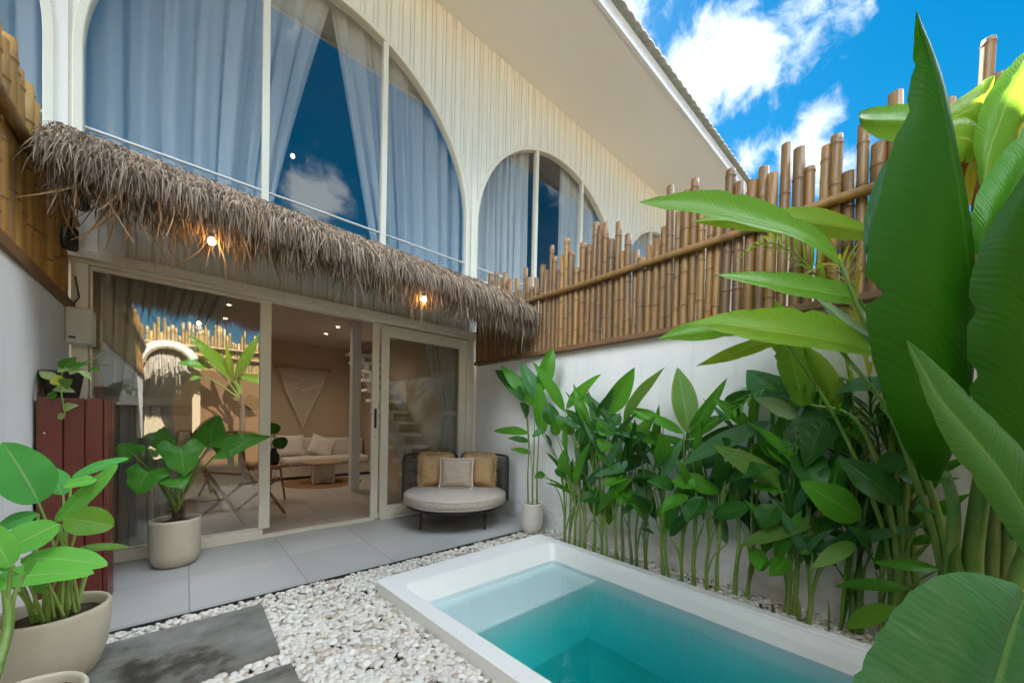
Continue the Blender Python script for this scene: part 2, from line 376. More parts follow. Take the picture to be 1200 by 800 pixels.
# ================================================================== HOUSE
house = thing('house', 'white row house with vertical board siding, arched upper windows and sliding glass doors', 'house', (1.2, FY, 0))
ZS, ZT, ZSIL, ZSPR, RAR = 2.53, 6.78, 3.33, 4.087, 1.81
ARCH = [-2.62, 1.2, 5.02, 8.84, 12.66]
def arch_z(x):
    for a in ARCH:
        d = abs(x-a)
        if d < RAR: return ZSPR+math.sqrt(max(0, RAR*RAR-d*d))
    return None
def siding(x0, x1, zlo, zhi, y, mb):
    """vertical boards with proud battens; zlo / zhi are functions of x"""
    xs = []; pitch = .155; x = math.floor(x0/pitch)*pitch
    while x < x1+pitch:
        for q, d in ((0, 0), (.003, .020), (.088, .020), (.091, 0), (.106, 0), (.108, .012), (.141, .012), (.143, 0)):
            if x0 <= x+q <= x1: xs.append((x+q, d))
        x += pitch
    for e in [x0, x1]: xs.append((e, 0))
    fine = []
    xs = sorted(xs)
    for (a, da), (b, db) in zip(xs, xs[1:]):
        fine.append((a, da)); n = int((b-a)/.012)
        for i in range(1, n): fine.append((a+(b-a)*i/n, da+(db-da)*i/n))
    fine.append(xs[-1])
    lo = [V((a, y-d, zlo(a))) for a, d in fine]; hi = [V((a, y-d, zhi(a))) for a, d in fine]
    mb.grid([lo, hi], False)
X0, X1 = -9.0, 24.0
mb = MB()
edges = [X0]
for a in ARCH: edges += [a-RAR, a+RAR]
edges.append(X1)
for i in range(0, len(edges), 2):                     # piers between the arches
    if edges[i+1] > edges[i]+.01: siding(edges[i], edges[i+1], lambda x: ZSIL, lambda x: ZT+.05, FY, mb)
for a in ARCH:
    siding(a-RAR, a+RAR, lambda x: (arch_z(x) or ZSPR), lambda x: ZT+.05, FY, mb)
mb.build('upper_siding', M['siding'], house)
mb = MB(); siding(X0, X1, lambda x: ZS, lambda x: ZSIL-.03, FY+.004, mb)
mb.build('lower_siding', M['siding'], house)
# cover boards where siding sheets meet (seams seen on the facade)
for x in (3.02, 2.42, 4.3, 6.9):
    z0 = max(ZSIL, (arch_z(x) or ZSIL)+.06); MB().box((x, FY-.022, z0), (x+.028, FY-.003, ZT)).build('batten', M['siding'], house, .003)
# soffit, fascia, roof
mb = MB().box((X0, 3.05, ZT), (X1, FY+.2, ZT+.06)); mb.build('soffit', M['soffit'], house)
MB().box((X0, 3.0, ZT-.03), (X1, 3.047, ZT+.17)).build('fascia', M['fascia'], house, .004)
mb = MB(); rows = []
for k, (y, z) in enumerate(((2.90, ZT+.16), (2.90, ZT+.185), (5.2, ZT+1.15), (9.2, ZT+2.85))):
    row = []; x = X0
    while x <= X1:
        ph = (x/.19) % 1.0
        row.append(V((x, y, z+.035*abs(math.sin(PI*ph))))); x += .019
    rows.append(row)
mb.grid(rows, True).build('roof', M['roof_tile'], house)

# windows
def pane(mb, pts_x, ztop, zbot, y):
    lo = [V((x, y, zbot)) for x in pts_x]; hi = [V((x, y, ztop(x))) for x in pts_x]
    mb.grid([lo, hi], False); return mb
def arched_window(a):
    fr = MB(); N = 48
    # frame: jambs and semicircular head, a bevelled square section
    path = [(a-RAR, ZSIL)]+[(a-RAR*math.cos(PI*i/N), ZSPR+RAR*math.sin(PI*i/N)) for i in range(N+1)]+[(a+RAR, ZSIL)]
    nrm = [(-1, 0)]+[(-math.cos(PI*i/N), math.sin(PI*i/N)) for i in range(N+1)]+[(1, 0)]
    rows = []
    for (x, z), (nx, nz) in zip(path, nrm):
        rows.append([V((x+nx*d, FY-p, z+nz*d)) for d, p in ((0, -.07), (0, .03), (.006, .036), (.050, .036), (.057, .030), (.057, -.03))])
    fr.grid(rows, False)
    w = fr.build('window', M['frame_paint'], house)
    MB().box((a-RAR+.03, FY-.035, ZSIL-.045), (a+RAR-.03, FY+.05, ZSIL)).build('sill', M['frame_paint'], w, .004)
    for s in (-1, 1):
        x = a+s*.605; z = arch_z(x)-.004
        MB().box((x-.03, FY-.032, ZSIL+.002), (x+.03, FY+.045, z)).build('mullion', M['frame_paint'], w, .004)
    spans = [(a-RAR+.001, a-.635), (a-.575, a+.575), (a+.635, a+RAR-.001)]
    for x0, x1 in spans:
        n = 24; xs = [x0+(x1-x0)*i/n for i in range(n+1)]
        pane(MB(), xs, lambda x: arch_z(x), ZSIL, FY+.012).build('pane', M['glass_upper' if a < 3 else 'glass_far'], w)
    for x0, x1 in ((a-RAR+.004, a-.6352), (a-.5748, a+.5748), (a+.6352, a+RAR-.004)):
        MB().box((x0, FY-.004, 3.503), (x1, FY+.03, 3.518)).build('transom', M['fascia'], w, .003)
    return w
for a in ARCH[:4]: arched_window(a)

# rooms upstairs: one shell per house, open to its window
def shell(x0, x1, y0, y1, z0, z1, name, mat, wall_front=False, parent=house):
    mb = MB(); t = .08
    mb.box((x0-t, y0, z0-t), (x0, y1, z1+t)); mb.box((x1, y0, z0-t), (x1+t, y1, z1+t))
    mb.box((x0, y1, z0-t), (x1, y1+t, z1+t))
    return mb.build(name, mat, parent)
for a in ARCH[:4]:
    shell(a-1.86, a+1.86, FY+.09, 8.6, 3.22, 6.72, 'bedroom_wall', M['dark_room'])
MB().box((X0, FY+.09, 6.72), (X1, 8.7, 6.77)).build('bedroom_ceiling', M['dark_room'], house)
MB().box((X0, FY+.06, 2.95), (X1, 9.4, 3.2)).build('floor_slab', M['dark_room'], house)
# living room behind the doors
BY, CZ = 9.1, 2.85
MB().box((WX0-.1, FY+.1, 0), (WX0+.05, BY, CZ)).box((3.2, FY+.1, 0), (3.35, BY, CZ)).box((WX0-.1, BY, 0), (3.35, BY+.1, CZ)).build('room_wall', M['inner_wall'], house)
MB().box((WX0-.1, FY+.1, CZ), (3.35, BY+.1, CZ+.08)).build('room_ceiling', M['inner_ceiling'], house)
MB().box((WX0-.1, FY+.021, -.1), (3.35, BY+.1, .012)).build('room_floor', M['inner_tile'], house)
MB().box((2.10, 6.42, .012), (2.24, 6.56, CZ)).build('column', M['fascia'], house, .004)

# door surround
MB().box((-.72, FY-.085, 2.455), (3.24, FY+.08, 2.53)).box((-.68, FY-.05, 2.42), (3.20, FY+.08, 2.453)).build('door_header', M['frame_paint'], house, .006)
MB().box((-.665, FY-.06, 0), (-.575, FY+.08, 2.418)).build('door_post', M['frame_paint'], house, .006)
MB().box((3.06, FY-.04, 0), (3.19, FY+.08, 2.418)).build('door_post', M['frame_paint'], house, .006)
MB().box((-.57, FY-.05, .0), (.60, FY+.06, .10)).build('door_sill', M['frame_paint'], house, .004)
MB().box((.60, FY-.03, 0), (1.74, FY+.06, .030)).build('door_sill', M['frame_paint'], house, .004)
def glazed_panel(name, x0, x1, y, st0, st1, top, bot, z0, z1, label=None):
    p = MB().box((x0, y-.022, z0), (x0+st0, y+.022, z1)).box((x1-st1, y-.022, z0), (x1, y+.022, z1)) \
        .box((x0+st0, y-.02, z1-top), (x1-st1, y+.02, z1)).box((x0+st0, y-.02, z0), (x1-st1, y+.02, z0+bot)).build(name, M['frame_paint'], house, .003)
    MB().box((x0+st0-.004, y-.003, z0+bot-.004), (x1-st1+.004, y+.003, z1-top+.004)).build('pane', M['glass_side' if name == 'fixed_glazing' else 'glass_door'], p)
    if label: p['label'] = label
    return p
fx = glazed_panel('fixed_glazing', -.572, .66, FY+.0, .014, .095, .03, .012, .102, 2.417)
d1 = glazed_panel('sliding_door', 1.715, 3.05, FY+.045, .085, .03, .05, .06, .012, 2.417)
d2 = glazed_panel('sliding_door', 1.81, 3.055, FY-.005, .095, .115, .135, .125, .04, 2.40)
h = MB().box((1.742, FY+.008, 1.13), (1.772, FY+.0225, 1.37)).build('handle', M['black_metal'], d1, .006)
k = MB().lathe([(0, -.006), (.014, -.006), (.014, .006), (0, .006)]).build('lock', M['chrome'], d1)
k.matrix_parent_inverse = Matrix(); k.rotation_euler = (PI/2, 0, 0); k.location = (1.757, FY+.018, 1.02)
MB().box((1.81, FY-.055, 0), (3.06, FY+.08, .038)).build('door_sill', M['frame_paint'], house, .004)

# ------------------------------------------------------------------ curtains
def curtain(name, label, xl, xr, z0, z1, y, folds, amp, mat, n=150, nz=26, seed=0, cat='curtain', parent=None, pw=2.4):
    """xl(t), xr(t): side edges for t = 0 (floor) .. 1 (rail)"""
    rr = random.Random(seed); ph = [rr.uniform(0, 6.28) for _ in range(4)]; rows = []
    for j in range(nz+1):
        t = j/nz; z = z0+(z1-z0)*t; a, b = xl(t), xr(t); row = []
        squeeze = min(1.0, (b-a)/max(.01, xr(1)-xl(1))); am = amp*(.75+.5*(1-t))*(1.5-.5*squeeze)
        for i in range(n+1):
            s = i/n
            w = math.sin(2*PI*folds*s+ph[0]+1.3*math.sin(7*s+ph[1]+t*.8))*.6+.3*math.sin(2*PI*folds*.43*s+ph[2]+.5*t)+.16*math.sin(2*PI*folds*2.3*s+ph[1]+t)
            w = w*(1-.35*math.cos(2*PI*folds*2*s+ph[3]))
            row.append(V((xl(1)+(xr(1)-xl(1))*s+(b-xr(1))*s**pw+(a-xl(1))*(1-s)**pw+.35*am*math.cos(2*PI*folds*s+ph[0]), y+am*w, z)))
        rows.append(row)
    return tag(MB().grid(rows, True).build(name, mat, parent), label, cat)
lerp = lambda a, b, t: a+(b-a)*t
CU = FY+.16
curtain('curtain', 'sheer blue-grey curtain filling the left of the large arched window above the thatch', lambda t: -.66, lambda t: lerp(.64, 1.30, t**1.15), 3.24, 6.3, CU+.02, 8, .05, M['sheer'], seed=1, n=220)
curtain('curtain', 'sheer blue-grey curtain swept right in the large arched window above the thatch', lambda t: lerp(1.80, 1.16, t**.9), lambda t: 3.06, 3.24, 6.3, CU+.03, 8, .05, M['sheer'], seed=2, n=220)
curtain('curtain', 'white curtain covering the left pane of the middle arched window', lambda t: 3.16, lambda t: 4.40, 3.24, 6.3, CU+.02, 9, .05, M['sheer_white'], seed=3, n=200)
curtain('curtain', 'white curtain drawn over the right half of the middle arched window', lambda t: 5.22, lambda t: 6.88, 3.24, 6.3, CU+.02, 10, .05, M['sheer_white'], seed=4, n=220)
curtain('curtain', 'white curtain in the small far arched window showing above the bamboo', lambda t: 7.0, lambda t: 10.6, 3.24, 6.3, CU+.02, 22, .05, M['sheer_white'], seed=5, n=240)
curtain('curtain', 'blue-grey curtain in the cropped window at the far left edge', lambda t: -4.4, lambda t: -.75, 3.24, 6.3, CU+.02, 22, .05, M['sheer'], seed=6, n=240)
def tied(xtop, xtie, xbot, zt=1.36, z0=.03, z1=2.75):
    def f(t):
        z = z0+(z1-z0)*t
        if z > zt: q = (z-zt)/(z1-zt); return lerp(xtie, xtop, q**.85)
        q = (zt-z)/(zt-z0); return lerp(xtie, xbot, min(1, q*1.6)**.8)
    return f
cl = curtain('curtain', 'grey drape tied back behind the left glass pane beside the red cabinet', tied(-.56, -.52, -.55), tied(.46, -.12, -.02), .03, 2.75, FY+.30, 10, .045, M['grey_cloth'], seed=7, nz=60, pw=1.1)
MB().box((-.60, FY+.205, 1.315), (-.10, FY+.225, 1.395)).box((-.10, FY+.205, 1.315), (-.085, FY+.37, 1.395)).build('tieback', M['cream_cloth'], cl, .008)
cr_ = curtain('curtain', 'cream drape tied back behind the right glass door by the staircase', tied(2.42, 2.86, 2.76), tied(3.14, 3.06, 3.1), .03, 2.75, FY+.26, 9, .04, M['cream_cloth'], seed=8, nz=60, pw=1.1)
MB().box((2.80, FY+.185, 1.32), (3.08, FY+.2, 1.38)).build('tieback', M['cream_cloth'], cr_, .006)

# ------------------------------------------------------------------ living room furniture
def leg_board(mb, a, b): mb.box(a, b)
sofa = thing('sofa', 'low white linen sofa against the back wall under the macrame', 'sofa', (2.2, 8.6, 0))
MB().box((1.30, 8.2, .06), (3.15, 9.0, .30)).build('base', M['linen'], sofa, .03)
MB().box((1.42, 8.16, .30), (3.05, 8.8, .44)).build('seat_cushion', M['linen'], sofa, .05)
MB().box((1.30, 8.82, .30), (3.15, 9.02, .80)).build('backrest', M['linen'], sofa, .05)
MB().box((1.12, 8.2, .05), (1.30, 9.02, .55)).build('armrest', M['linen'], sofa, .05)
def pillow_rows(w, h, t, n=16):
    rows_f = []; rows_b = []
    for j in range(n+1):
        rf = []; rb = []
        for i in range(n+1):
            u, v = i/n*2-1, j/n*2-1
            pin = 1-.07*(1-u*u)*(abs(v)**3) ; pin2 = 1-.07*(1-v*v)*(abs(u)**3)
            x = u*w/2*pin2; z = v*h/2*pin
            th = t/2*max(0, (1-u**4)*(1-v**4))**.55
            th *= 1+.06*math.sin(7*u+3*v)
            rf.append(V((x, -th, z))); rb.append(V((x, th, z)))
        rows_f.append(rf); rows_b.append(rb)
    return rows_f, rows_b
def pillow(name, label, loc, rot, w, h, t, mat, edge=None, fringe=False, cat='pillow', group=None):
    mb = MB(); f, b = pillow_rows(w, h, t); mb.grid(f, True).grid(b, True)
    root = mb.build(name, mat); root.location = loc; root.rotation_euler = rot; tag(root, label, cat, group)
    if fringe:
        fm = MB(); rr = random.Random(len(label)*7+sum(map(ord, label)))
        per = [(u, v) for k in range(90) for u, v in ((k/45-1, 1), (k/45-1, -1), (1, k/45-1), (-1, k/45-1))]
        for u, v in per:
            p = V((u*w/2*.97, rr.uniform(-.01, .01), v*h/2*.97)); d = V((u if abs(u) == 1 else rr.uniform(-.4, .4), rr.uniform(-.5, .5), v if abs(v) == 1 else rr.uniform(-.4, .4))).normalized()
            s = V((-d.z, 0, d.x))*.005; L = rr.uniform(.02, .045)
            fm.add([p-s, p+s, p+d*L+s*.5, p+d*L-s*.5], [(0, 1, 2, 3)])
        fm.build('fringe', mat, root, 0, False)
    if edge:
        em = MB(); n = 15
        loop = []
        for k in range(n): loop.append((k/n*2-1, -1))
        for k in range(n): loop.append((1, k/n*2-1))
        for k in range(n): loop.append((1-k/n*2, 1))
        for k in range(n): loop.append((-1, 1-k/n*2))
        loop.append(loop[0])
        pts = []
        for u, v in loop:
            pin = 1-.07*(1-u*u)*(abs(v)**3); pin2 = 1-.07*(1-v*v)*(abs(u)**3)
            pts.append(V((u*w/2*pin2*1.02, 0, v*h/2*pin*1.02)))
        em.tube(pts, .009, 6, False).build('trim', edge, root, 0, False)
    return root
pillow('pillow', 'cream pillow at the left end of the white sofa', (1.62, 8.62, .66), (rad(-14), 0, rad(6)), .52, .44, .16, M['linen'])
pillow('pillow', 'cream pillow in the middle of the white sofa', (2.2, 8.58, .64), (rad(-16), rad(20), rad(-4)), .50, .42, .16, M['linen'])
rug = MB().lathe([(0, .020), (.66, .020), (.68, .014), (.68, .0125)], (1.98, 7.62, 0), 56).build('rug', M['rug'])
tag(rug, 'round brown woven rug under the small coffee table', 'rug')
ct = thing('coffee_table', 'small round wooden coffee table standing on the brown rug', 'table', (1.97, 7.6, .02))
MB().lathe([(0, .0), (.33, 0), (.345, .006), (.345, .034), (.33, .04), (0, .04)], (0, 0, .36), 40).build('tabletop', M['wood_light'], ct, 0, False)
for a in (35, 125):
    c_, s_ = math.cos(rad(a)), math.sin(rad(a))
    MB().box((-.25, -.018, 0), (.25, .018, .358), Matrix.Rotation(rad(a), 3, 'Z'), (0, 0, .18)).build('leg', M['linen'], ct, .004, False)
# macrame hanging on the back wall
mw = thing('macrame_hanging', 'knotted macrame wall hanging on a wooden rod above the sofa', 'wall hanging', (1.9, 9.05, 2.24))
p0, p1 = onY(321, 430, 9.05), onY(387, 435, 9.05); p0.z -= .0
rod = []
for i in range(9):
    t = i/8; rod.append(p0.lerp(p1, t)+V((0, 0, .012*math.sin(9*t))))
MB().tube(rod, .03, 8).build('rod', M['wood_light'], mw)
cm = MB(); n = 40
for i in range(n):
    t = .08+.86*i/(n-1); top = p0.lerp(p1, t); L = .38+.92*(1-abs(2*t-1.0))**1.1; m_ = (t-.5)
    x = top.x; bx = lerp(x, p0.lerp(p1, .5).x, .30)
    cm.tube([V((x, 9.02, top.z)), V((lerp(x, bx, .5), 9.015, top.z-L*.5)), V((bx, 9.02, top.z-L))], .006, 5, False)
for k in range(3):
    pts = []
    for i in range(25):
        t = .1+.8*i/24; q = p0.lerp(p1, t); pts.append(V((lerp(q.x, p0.lerp(p1, .5).x, .10), 9.005, q.z-.08-.12*k-.28*(1-abs(2*t-1))*(1 if k % 2 else .5))))
    cm.tube(pts, .011, 6, False)
cm.build('cords', M['cord'], mw)
# open white staircase
st = thing('staircase', 'open white staircase with floating treads seen through the right glass door', 'staircase', (2.75, 5.1, 0))
for i in range(13):
    y = 4.98+.245*i; z = .2*(i+1)
    MB().box((2.53, y, z-.05), (3.16, y+.30, z)).build('tread', M['fascia'], st, .005)
rows = []
mb = MB(); n = 13
for xs in (2.62, 2.72):
    pass
a0, a1 = (5.0, .0), (8.1, 2.55)
prof = [(4.98, .013), (5.25, .013), (8.2, 2.40), (8.2, 2.62)]
mb.add([V((x, y, z)) for x in (2.76, 2.86) for y, z in prof], [(0, 1, 2, 3), (7, 6, 5, 4), (0, 4, 5, 1), (1, 5, 6, 2), (2, 6, 7, 3), (3, 7, 4, 0)])
for i in range(13):
    y = 4.98+.245*i; z = .2*(i+1)
    mb.box((2.765, y+.04, z-.16), (2.855, y+.2, z-.051))
mb.build('stringer', M['fascia'], st)
# folding wooden lounge chair behind the left pane
def lounge_chair(loc, rz, label):
    c = thing('lounge_chair', label, 'chair', loc, rz)
    for s in (-.27, .27):
        MB().tube([(s, -.38, .012), (s, .22, .62)], .018, 8).build('leg', M['teak'], c, 0, False)
        MB().tube([(s*.88, .34, .012), (s*.88, -.30, .46)], .018, 8).build('leg', M['teak'], c, 0, False)
        MB().tube([(s, .10, .34), (s, .42, 1.02)], .018, 8).build('back_post', M['teak'], c, 0, False)
        MB().box((s-.025, -.30, .56), (s+.025, .26, .585)).build('armrest', M['teak'], c, .006, False)
    MB().tube([(-.27, -.28, .45), (.27, -.28, .45)], .016, 8).tube([(-.27, .42, 1.02), (.27, .42, 1.02)], .016, 8).build('crossbar', M['teak'], c, 0, False)
    rows = [[V((x, y, z)) for x in (-.24, -.12, 0, .12, .24)] for y, z in ((-.28, .46), (-.1, .40), (.08, .37), (.16, .42), (.28, .68), (.40, .98))]
    MB().grid(rows, True).build('seat_sling', M['cord'], c, 0, False)
    return c
lounge_chair((.52, 5.55, .012), rad(35), 'wooden folding lounge chair behind the glass beside the potted philodendron')
lounge_chair((.05, 6.9, .012), rad(-160), 'wooden folding lounge chair deeper in the room behind the left glass')
# side table with a vase of monstera leaves
stb = thing('side_table', 'small round wooden side table in the shade behind the door mullion', 'table', (.98, 6.35, .012))
MB().lathe([(0, .5), (.2, .5), (.2, .53), (0, .53)], (0, 0, 0), 28).build('tabletop', M['teak'], stb, 0, False)
for a in (0, 120, 240):
    MB().tube([(.15*math.cos(rad(a)), .15*math.sin(rad(a)), 0), (.08*math.cos(rad(a)), .08*math.sin(rad(a)), .5)], .014, 6).build('leg', M['teak'], stb, 0, False)

# ceiling lights
def down(px, py, z, label):
    p = onZ(px, py, z); d = thing('ceiling_light', label, 'ceiling light', p, 0, 'recessed ceiling lights of the living room')
    MB().lathe([(.028, -.004), (.040, -.006), (.046, -.002), (.046, .004)], (0, 0, 0), 20).build('rim', M['white_wall'], d, 0, False)
    MB().lathe([(0, -.002), (.028, -.002)], (0, 0, 0), 16).build('lens', M['downlight'], d, 0, False)
    L = bpy.data.lights.new('ceiling_lamp', 'SPOT'); L.energy = 4.5; L.color = (1, .86, .68); L.spot_size = rad(150); L.spot_blend = 1; L.shadow_soft_size = .05
    o = bpy.data.objects.new('ceiling_lamp', L); C.objects.link(o); o.parent = d; o.location = (0, 0, -.02)
    return d
down(382, 391, 2.845, 'warm recessed ceiling light nearer the macrame, left of the open doorway pair')
down(396, 383, 2.845, 'warm recessed ceiling light closer to the door, right of the open doorway pair')
down(268, 357, 2.845, 'warm recessed ceiling light behind the left glass pane, nearest the facade')
down(264, 373, 2.845, 'warm recessed ceiling light behind the left glass pane, deeper in the room')
p = onY(343, 183, 6.6)
bl = thing('pendant_light', 'small round warm ceiling lamp glowing behind the large arched window', 'ceiling light', p)
MB().lathe([(0, -.03), (.02, -.026), (.028, -.01), (.028, .01), (.015, .03), (0, .03)], (0, 0, 0), 18).build('globe', M['warm_globe'], bl, 0, False)
MB().tube([(0, 0, .03), (0, 0, 6.72-p.z)], .006, 6).build('cord', M['black_plastic'], bl, 0, False)

# ================================================================== SIDE WALLS AND FENCES
FB = -2.3
rw = MB().box((WX1, FB-.15, -.1), (WX1+.15, FY-.003, 2.09)).build('garden_wall', M['white_wall'], None, .006)
tag(rw, 'plain white rendered wall behind the row of heliconias', 'wall')
lw_ = MB().box((WX0-.15, FB-.15, -.1), (WX0, FY-.062, 2.09)).build('garden_wall', M['white_wall'], None, .006)
tag(lw_, 'white rendered wall at the left edge beside the red cabinet', 'wall')

def pole(mb, base, h, r, rr, seg=9, lean=None):
    z = 0; rows = []; uvs = []
    lean = lean or (rr.uniform(-.012, .012), rr.uniform(-.012, .012))
    nodes = []; q = rr.uniform(.05, .3)
    while q < h: nodes.append(q); q += rr.uniform(.24, .38)
    prof = [(0, r, 0)]
    for q in nodes:
        prof += [(q-.018, r, 0), (q-.006, r*1.02, 0), (q, r*1.12, 1), (q+.006, r*1.10, 1), (q+.012, r*.98, .3), (q+.02, r, 0)]
    prof = [p_ for p_ in prof if 0 <= p_[0] < h-.004]
    prof += [(h, r*.985, 0), (h, r*.72, .6), (h-.05, r*.68, 1)]
    for z, rr_, u in prof:
        rows.append([V((base[0]+lean[0]*z+rr_*math.cos(2*PI*k/seg), base[1]+lean[1]*z+rr_*math.sin(2*PI*k/seg), base[2]+z)) for k in range(seg)])
        uvs += [(u, 0)]*seg
    mb.grid(rows, True, True, uvs)
    return mb
def fence(label, axis, fixed, a, b, z0, ztop, mat, seed, rails, rmin=.036, rmax=.047, side=-1, jit=.17):
    rr = random.Random(seed)
    root = thing('bamboo_fence', label, 'fence', (fixed, (a+b)/2, z0) if axis == 'y' else ((a+b)/2, fixed, z0))
    s = a
    while s < b:
        r = rr.uniform(rmin, rmax); s += r
        h = ztop(s)-z0+rr.choice((-1, -.6, -.2, 0, .25, .7, 1.0))*jit*rr.uniform(.6, 1)
        off = rr.uniform(-.008, .008)
        base = (fixed+off, s, z0) if axis == 'y' else (s, fixed+off, z0)
        pole(MB(), base, h, r, rr).build('bamboo_pole', mat, root)
        s += r*rr.choice((.98, .98, 1.0, 1.0, 1.04, 1.3))
    for z in rails:
        pts = []; n = 10
        for i in range(n+1):
            q = a+(b-a)*i/n; w = rr.uniform(-.008, .008)
            pts.append((fixed+side*.068, q, z+w) if axis == 'y' else (q, fixed+side*.068, z+w))
        MB().tube(pts, [.033-.006*abs(math.sin(3.1*i)) for i in range(n+1)], 9).build('bamboo_rail', M['bamboo_gold'] if axis == 'y' else mat, root)
    return root
fence('weathered brown bamboo fence standing on the white wall behind the heliconias', 'y', 3.205, FB+.08, 4.40, 2.10, lambda s: 2.93 if 1.62 < s < 2.0 else 3.13, M['bamboo'], 21, (2.715,), .027, .040, jit=.23)
MB().box((3.15, FB, 2.05), (3.249, 4.42, 2.098)).build('bottom_plank', M['teak_dark'], bpy.data.objects['bamboo_fence'], .004)
fl = fence('golden bamboo fence at the left edge meeting the end of the thatch', 'y', -.71, FB+.08, 4.40, 2.10, lambda s: 3.10, M['bamboo_gold'], 22, (2.70,), side=1, jit=.08)
MB().box((-.669, FB, 2.03), (-.645, 4.42, 2.098))  .build('bottom_plank', M['teak_dark'], fl, .004)

# far end of the courtyard, seen mirrored in the glass
bw = MB().box((WX0, FB-.15, -.1), (-.80, FB, 2.3)).box((.25, FB-.15, -.1), (WX1, FB, 2.3)).build('garden_wall', M['teak_dark'], None, .006)
tag(bw, 'dark brown end wall of the courtyard mirrored in the left glass pane', 'wall')
fence('pale sunlit bamboo fence mirrored in the left glass pane', 'x', FB-.06, WX0+.02, WX1-.02, 2.30, lambda s: 3.2, M['bamboo_pale'], 23, (2.62, 2.82), .022, .032, 1, .22)
ag = thing('arch_gate', 'white arched gateway with a thatch fringe mirrored in the left glass pane', 'gate', (-.27, FB, 0))
N = 28; rows = []
for i in range(N+1):
    a = PI*i/N; row = []
    for r_, y in ((.40, FB+.0), (.54, FB+.0), (.54, FB+.16), (.40, FB+.16), (.40, FB+.0)): row.append(V((-.27-r_*math.cos(a), y, 2.33+r_*math.sin(a))))
    rows.append(row)
MB().grid(rows, False).build('arch', M['fascia'], ag)
for x in (-.81, .13): MB().box((x, FB, -.06), (x+.14, FB+.16, 2.328)).build('gate_post', M['sand_wall'], ag)
rows = [[V((-.27-r_*math.cos(PI*i/N), FB+y, 2.33+r_*math.sin(PI*i/N))) for r_, y in ((.36, .02), (.397, .02), (.397, .15), (.36, .15), (.36, .02))] for i in range(N+1)]
MB().grid(rows, False).build('inner_rim', M['wood_light'], ag)
tf = MB(); rr = random.Random(9)
for i in range(700):
    x = rr.uniform(-.66, .12); ztop = 2.33+math.sqrt(max(.0, .36**2-(x+.27)**2))*rr.uniform(.3, 1); L = rr.uniform(.15, .4)
    y = FB+rr.uniform(-.12, .06); w = rr.uniform(.006, .012)
    tf.add([(x-w, y, ztop), (x+w, y, ztop), (x+w*.3+rr.uniform(-.02, .02), y+.02, max(1.95, ztop-L)), (x-w*.3, y+.02, max(1.95, ztop-L))], [(0, 1, 2, 3)])
tf.build('thatch', M['thatch_pale'], ag)
sp = MB().box((-.79, FB-.75, -.06), (.24, FB-.70, 2.5)).build('garden_wall', M['sand_wall']); tag(sp, 'sand coloured wall beyond the arched gateway carrying the name board', 'wall')
sg = MB().box((-.62, FB-.699, 1.22), (.1, FB-.67, 1.46)).build('sign_board', M['sign_wood'], None, .006); tag(sg, 'dark wooden board lettered COCO VO mirrored in the left glass pane', 'sign')
fc = bpy.data.curves.new('lettering', 'FONT'); fc.body = 'COCO VO'; fc.size = .135; fc.extrude = .006; fc.align_x = 'CENTER'; fc.align_y = 'CENTER'
tmp = bpy.data.objects.new('tmp_text', fc); C.objects.link(tmp)
bpy.context.view_layer.update()
tm = bpy.data.meshes.new_from_object(tmp.evaluated_get(bpy.context.evaluated_depsgraph_get())); bpy.data.objects.remove(tmp)
tm.materials.clear(); tm.materials.append(M['white_letter']); lt = bpy.data.objects.new('lettering', tm); C.objects.link(lt)
lt.parent = sg; lt.rotation_euler = (PI/2, 0, PI); lt.location = (-.26, FB-.664, 1.34)

# ================================================================== THATCHED AWNING
aw = thing('thatch_awning', 'shaggy grey-brown palm thatch awning fixed under the large arched window', 'awning', (1.28, FY, 2.6))
PR = [V((0, 4.47, 3.31)), V((0, 4.1, 3.20)), V((0, 3.75, 3.06)), V((0, 3.45, 2.90)), V((0, 3.24, 2.765)), V((0, 3.12, 2.65))]
def prof(s):                                          # s = 0 at the wall, 1 at the eave
    q = s*(len(PR)-1); i = min(int(q), len(PR)-2); f = q-i
    p = PR[i].lerp(PR[i+1], f); d = (PR[min(i+2, len(PR)-1)]-PR[max(i-0, 0)]).normalized() if i < len(PR)-2 else (PR[-1]-PR[-2]).normalized()
    return p, d
AX0, AX1 = -.57, 3.09
tilt = lambda x: -.035*(x-AX0)
core = MB(); rows = []
for s in range(13):
    p, d = prof(s/12); rows.append([V((AX0+(AX1-AX0)*i/20, p.y, p.z-.035+tilt(AX0+(AX1-AX0)*i/20))) for i in range(21)])
rows2 = [[q+V((0, .05, -.07)) for q in r_] for r_ in rows]
core.grid(rows, True).grid(rows2, True).build('thatch_core', M['thatch_core'], aw)
rr = random.Random(77)
def strand(mb, p, d, L, w, droop, lat):
    """a dry leaf blade: curved, tapered, slightly twisted"""
    d = V(d).normalized(); side = V((1, 0, 0)); side = (side-d*side.dot(d)).normalized()
    tw = rr.uniform(-1.2, 1.2); side = Matrix.Rotation(tw, 3, d) @ side
    pts = []; pos = V(p); dd = d.copy(); nseg = 4
    for k in range(nseg+1):
        f = k/nseg; ww = w*(1-.85*f**1.6)
        pts += [pos-side*ww, pos+side*ww]
        dd = (dd+V((lat*.25, 0, -droop*.3))).normalized(); pos = pos+dd*(L/nseg)
    mb.add(pts, [(2*k, 2*k+1, 2*k+3, 2*k+2) for k in range(nseg)], None, True)
top = MB(); ridge = MB()
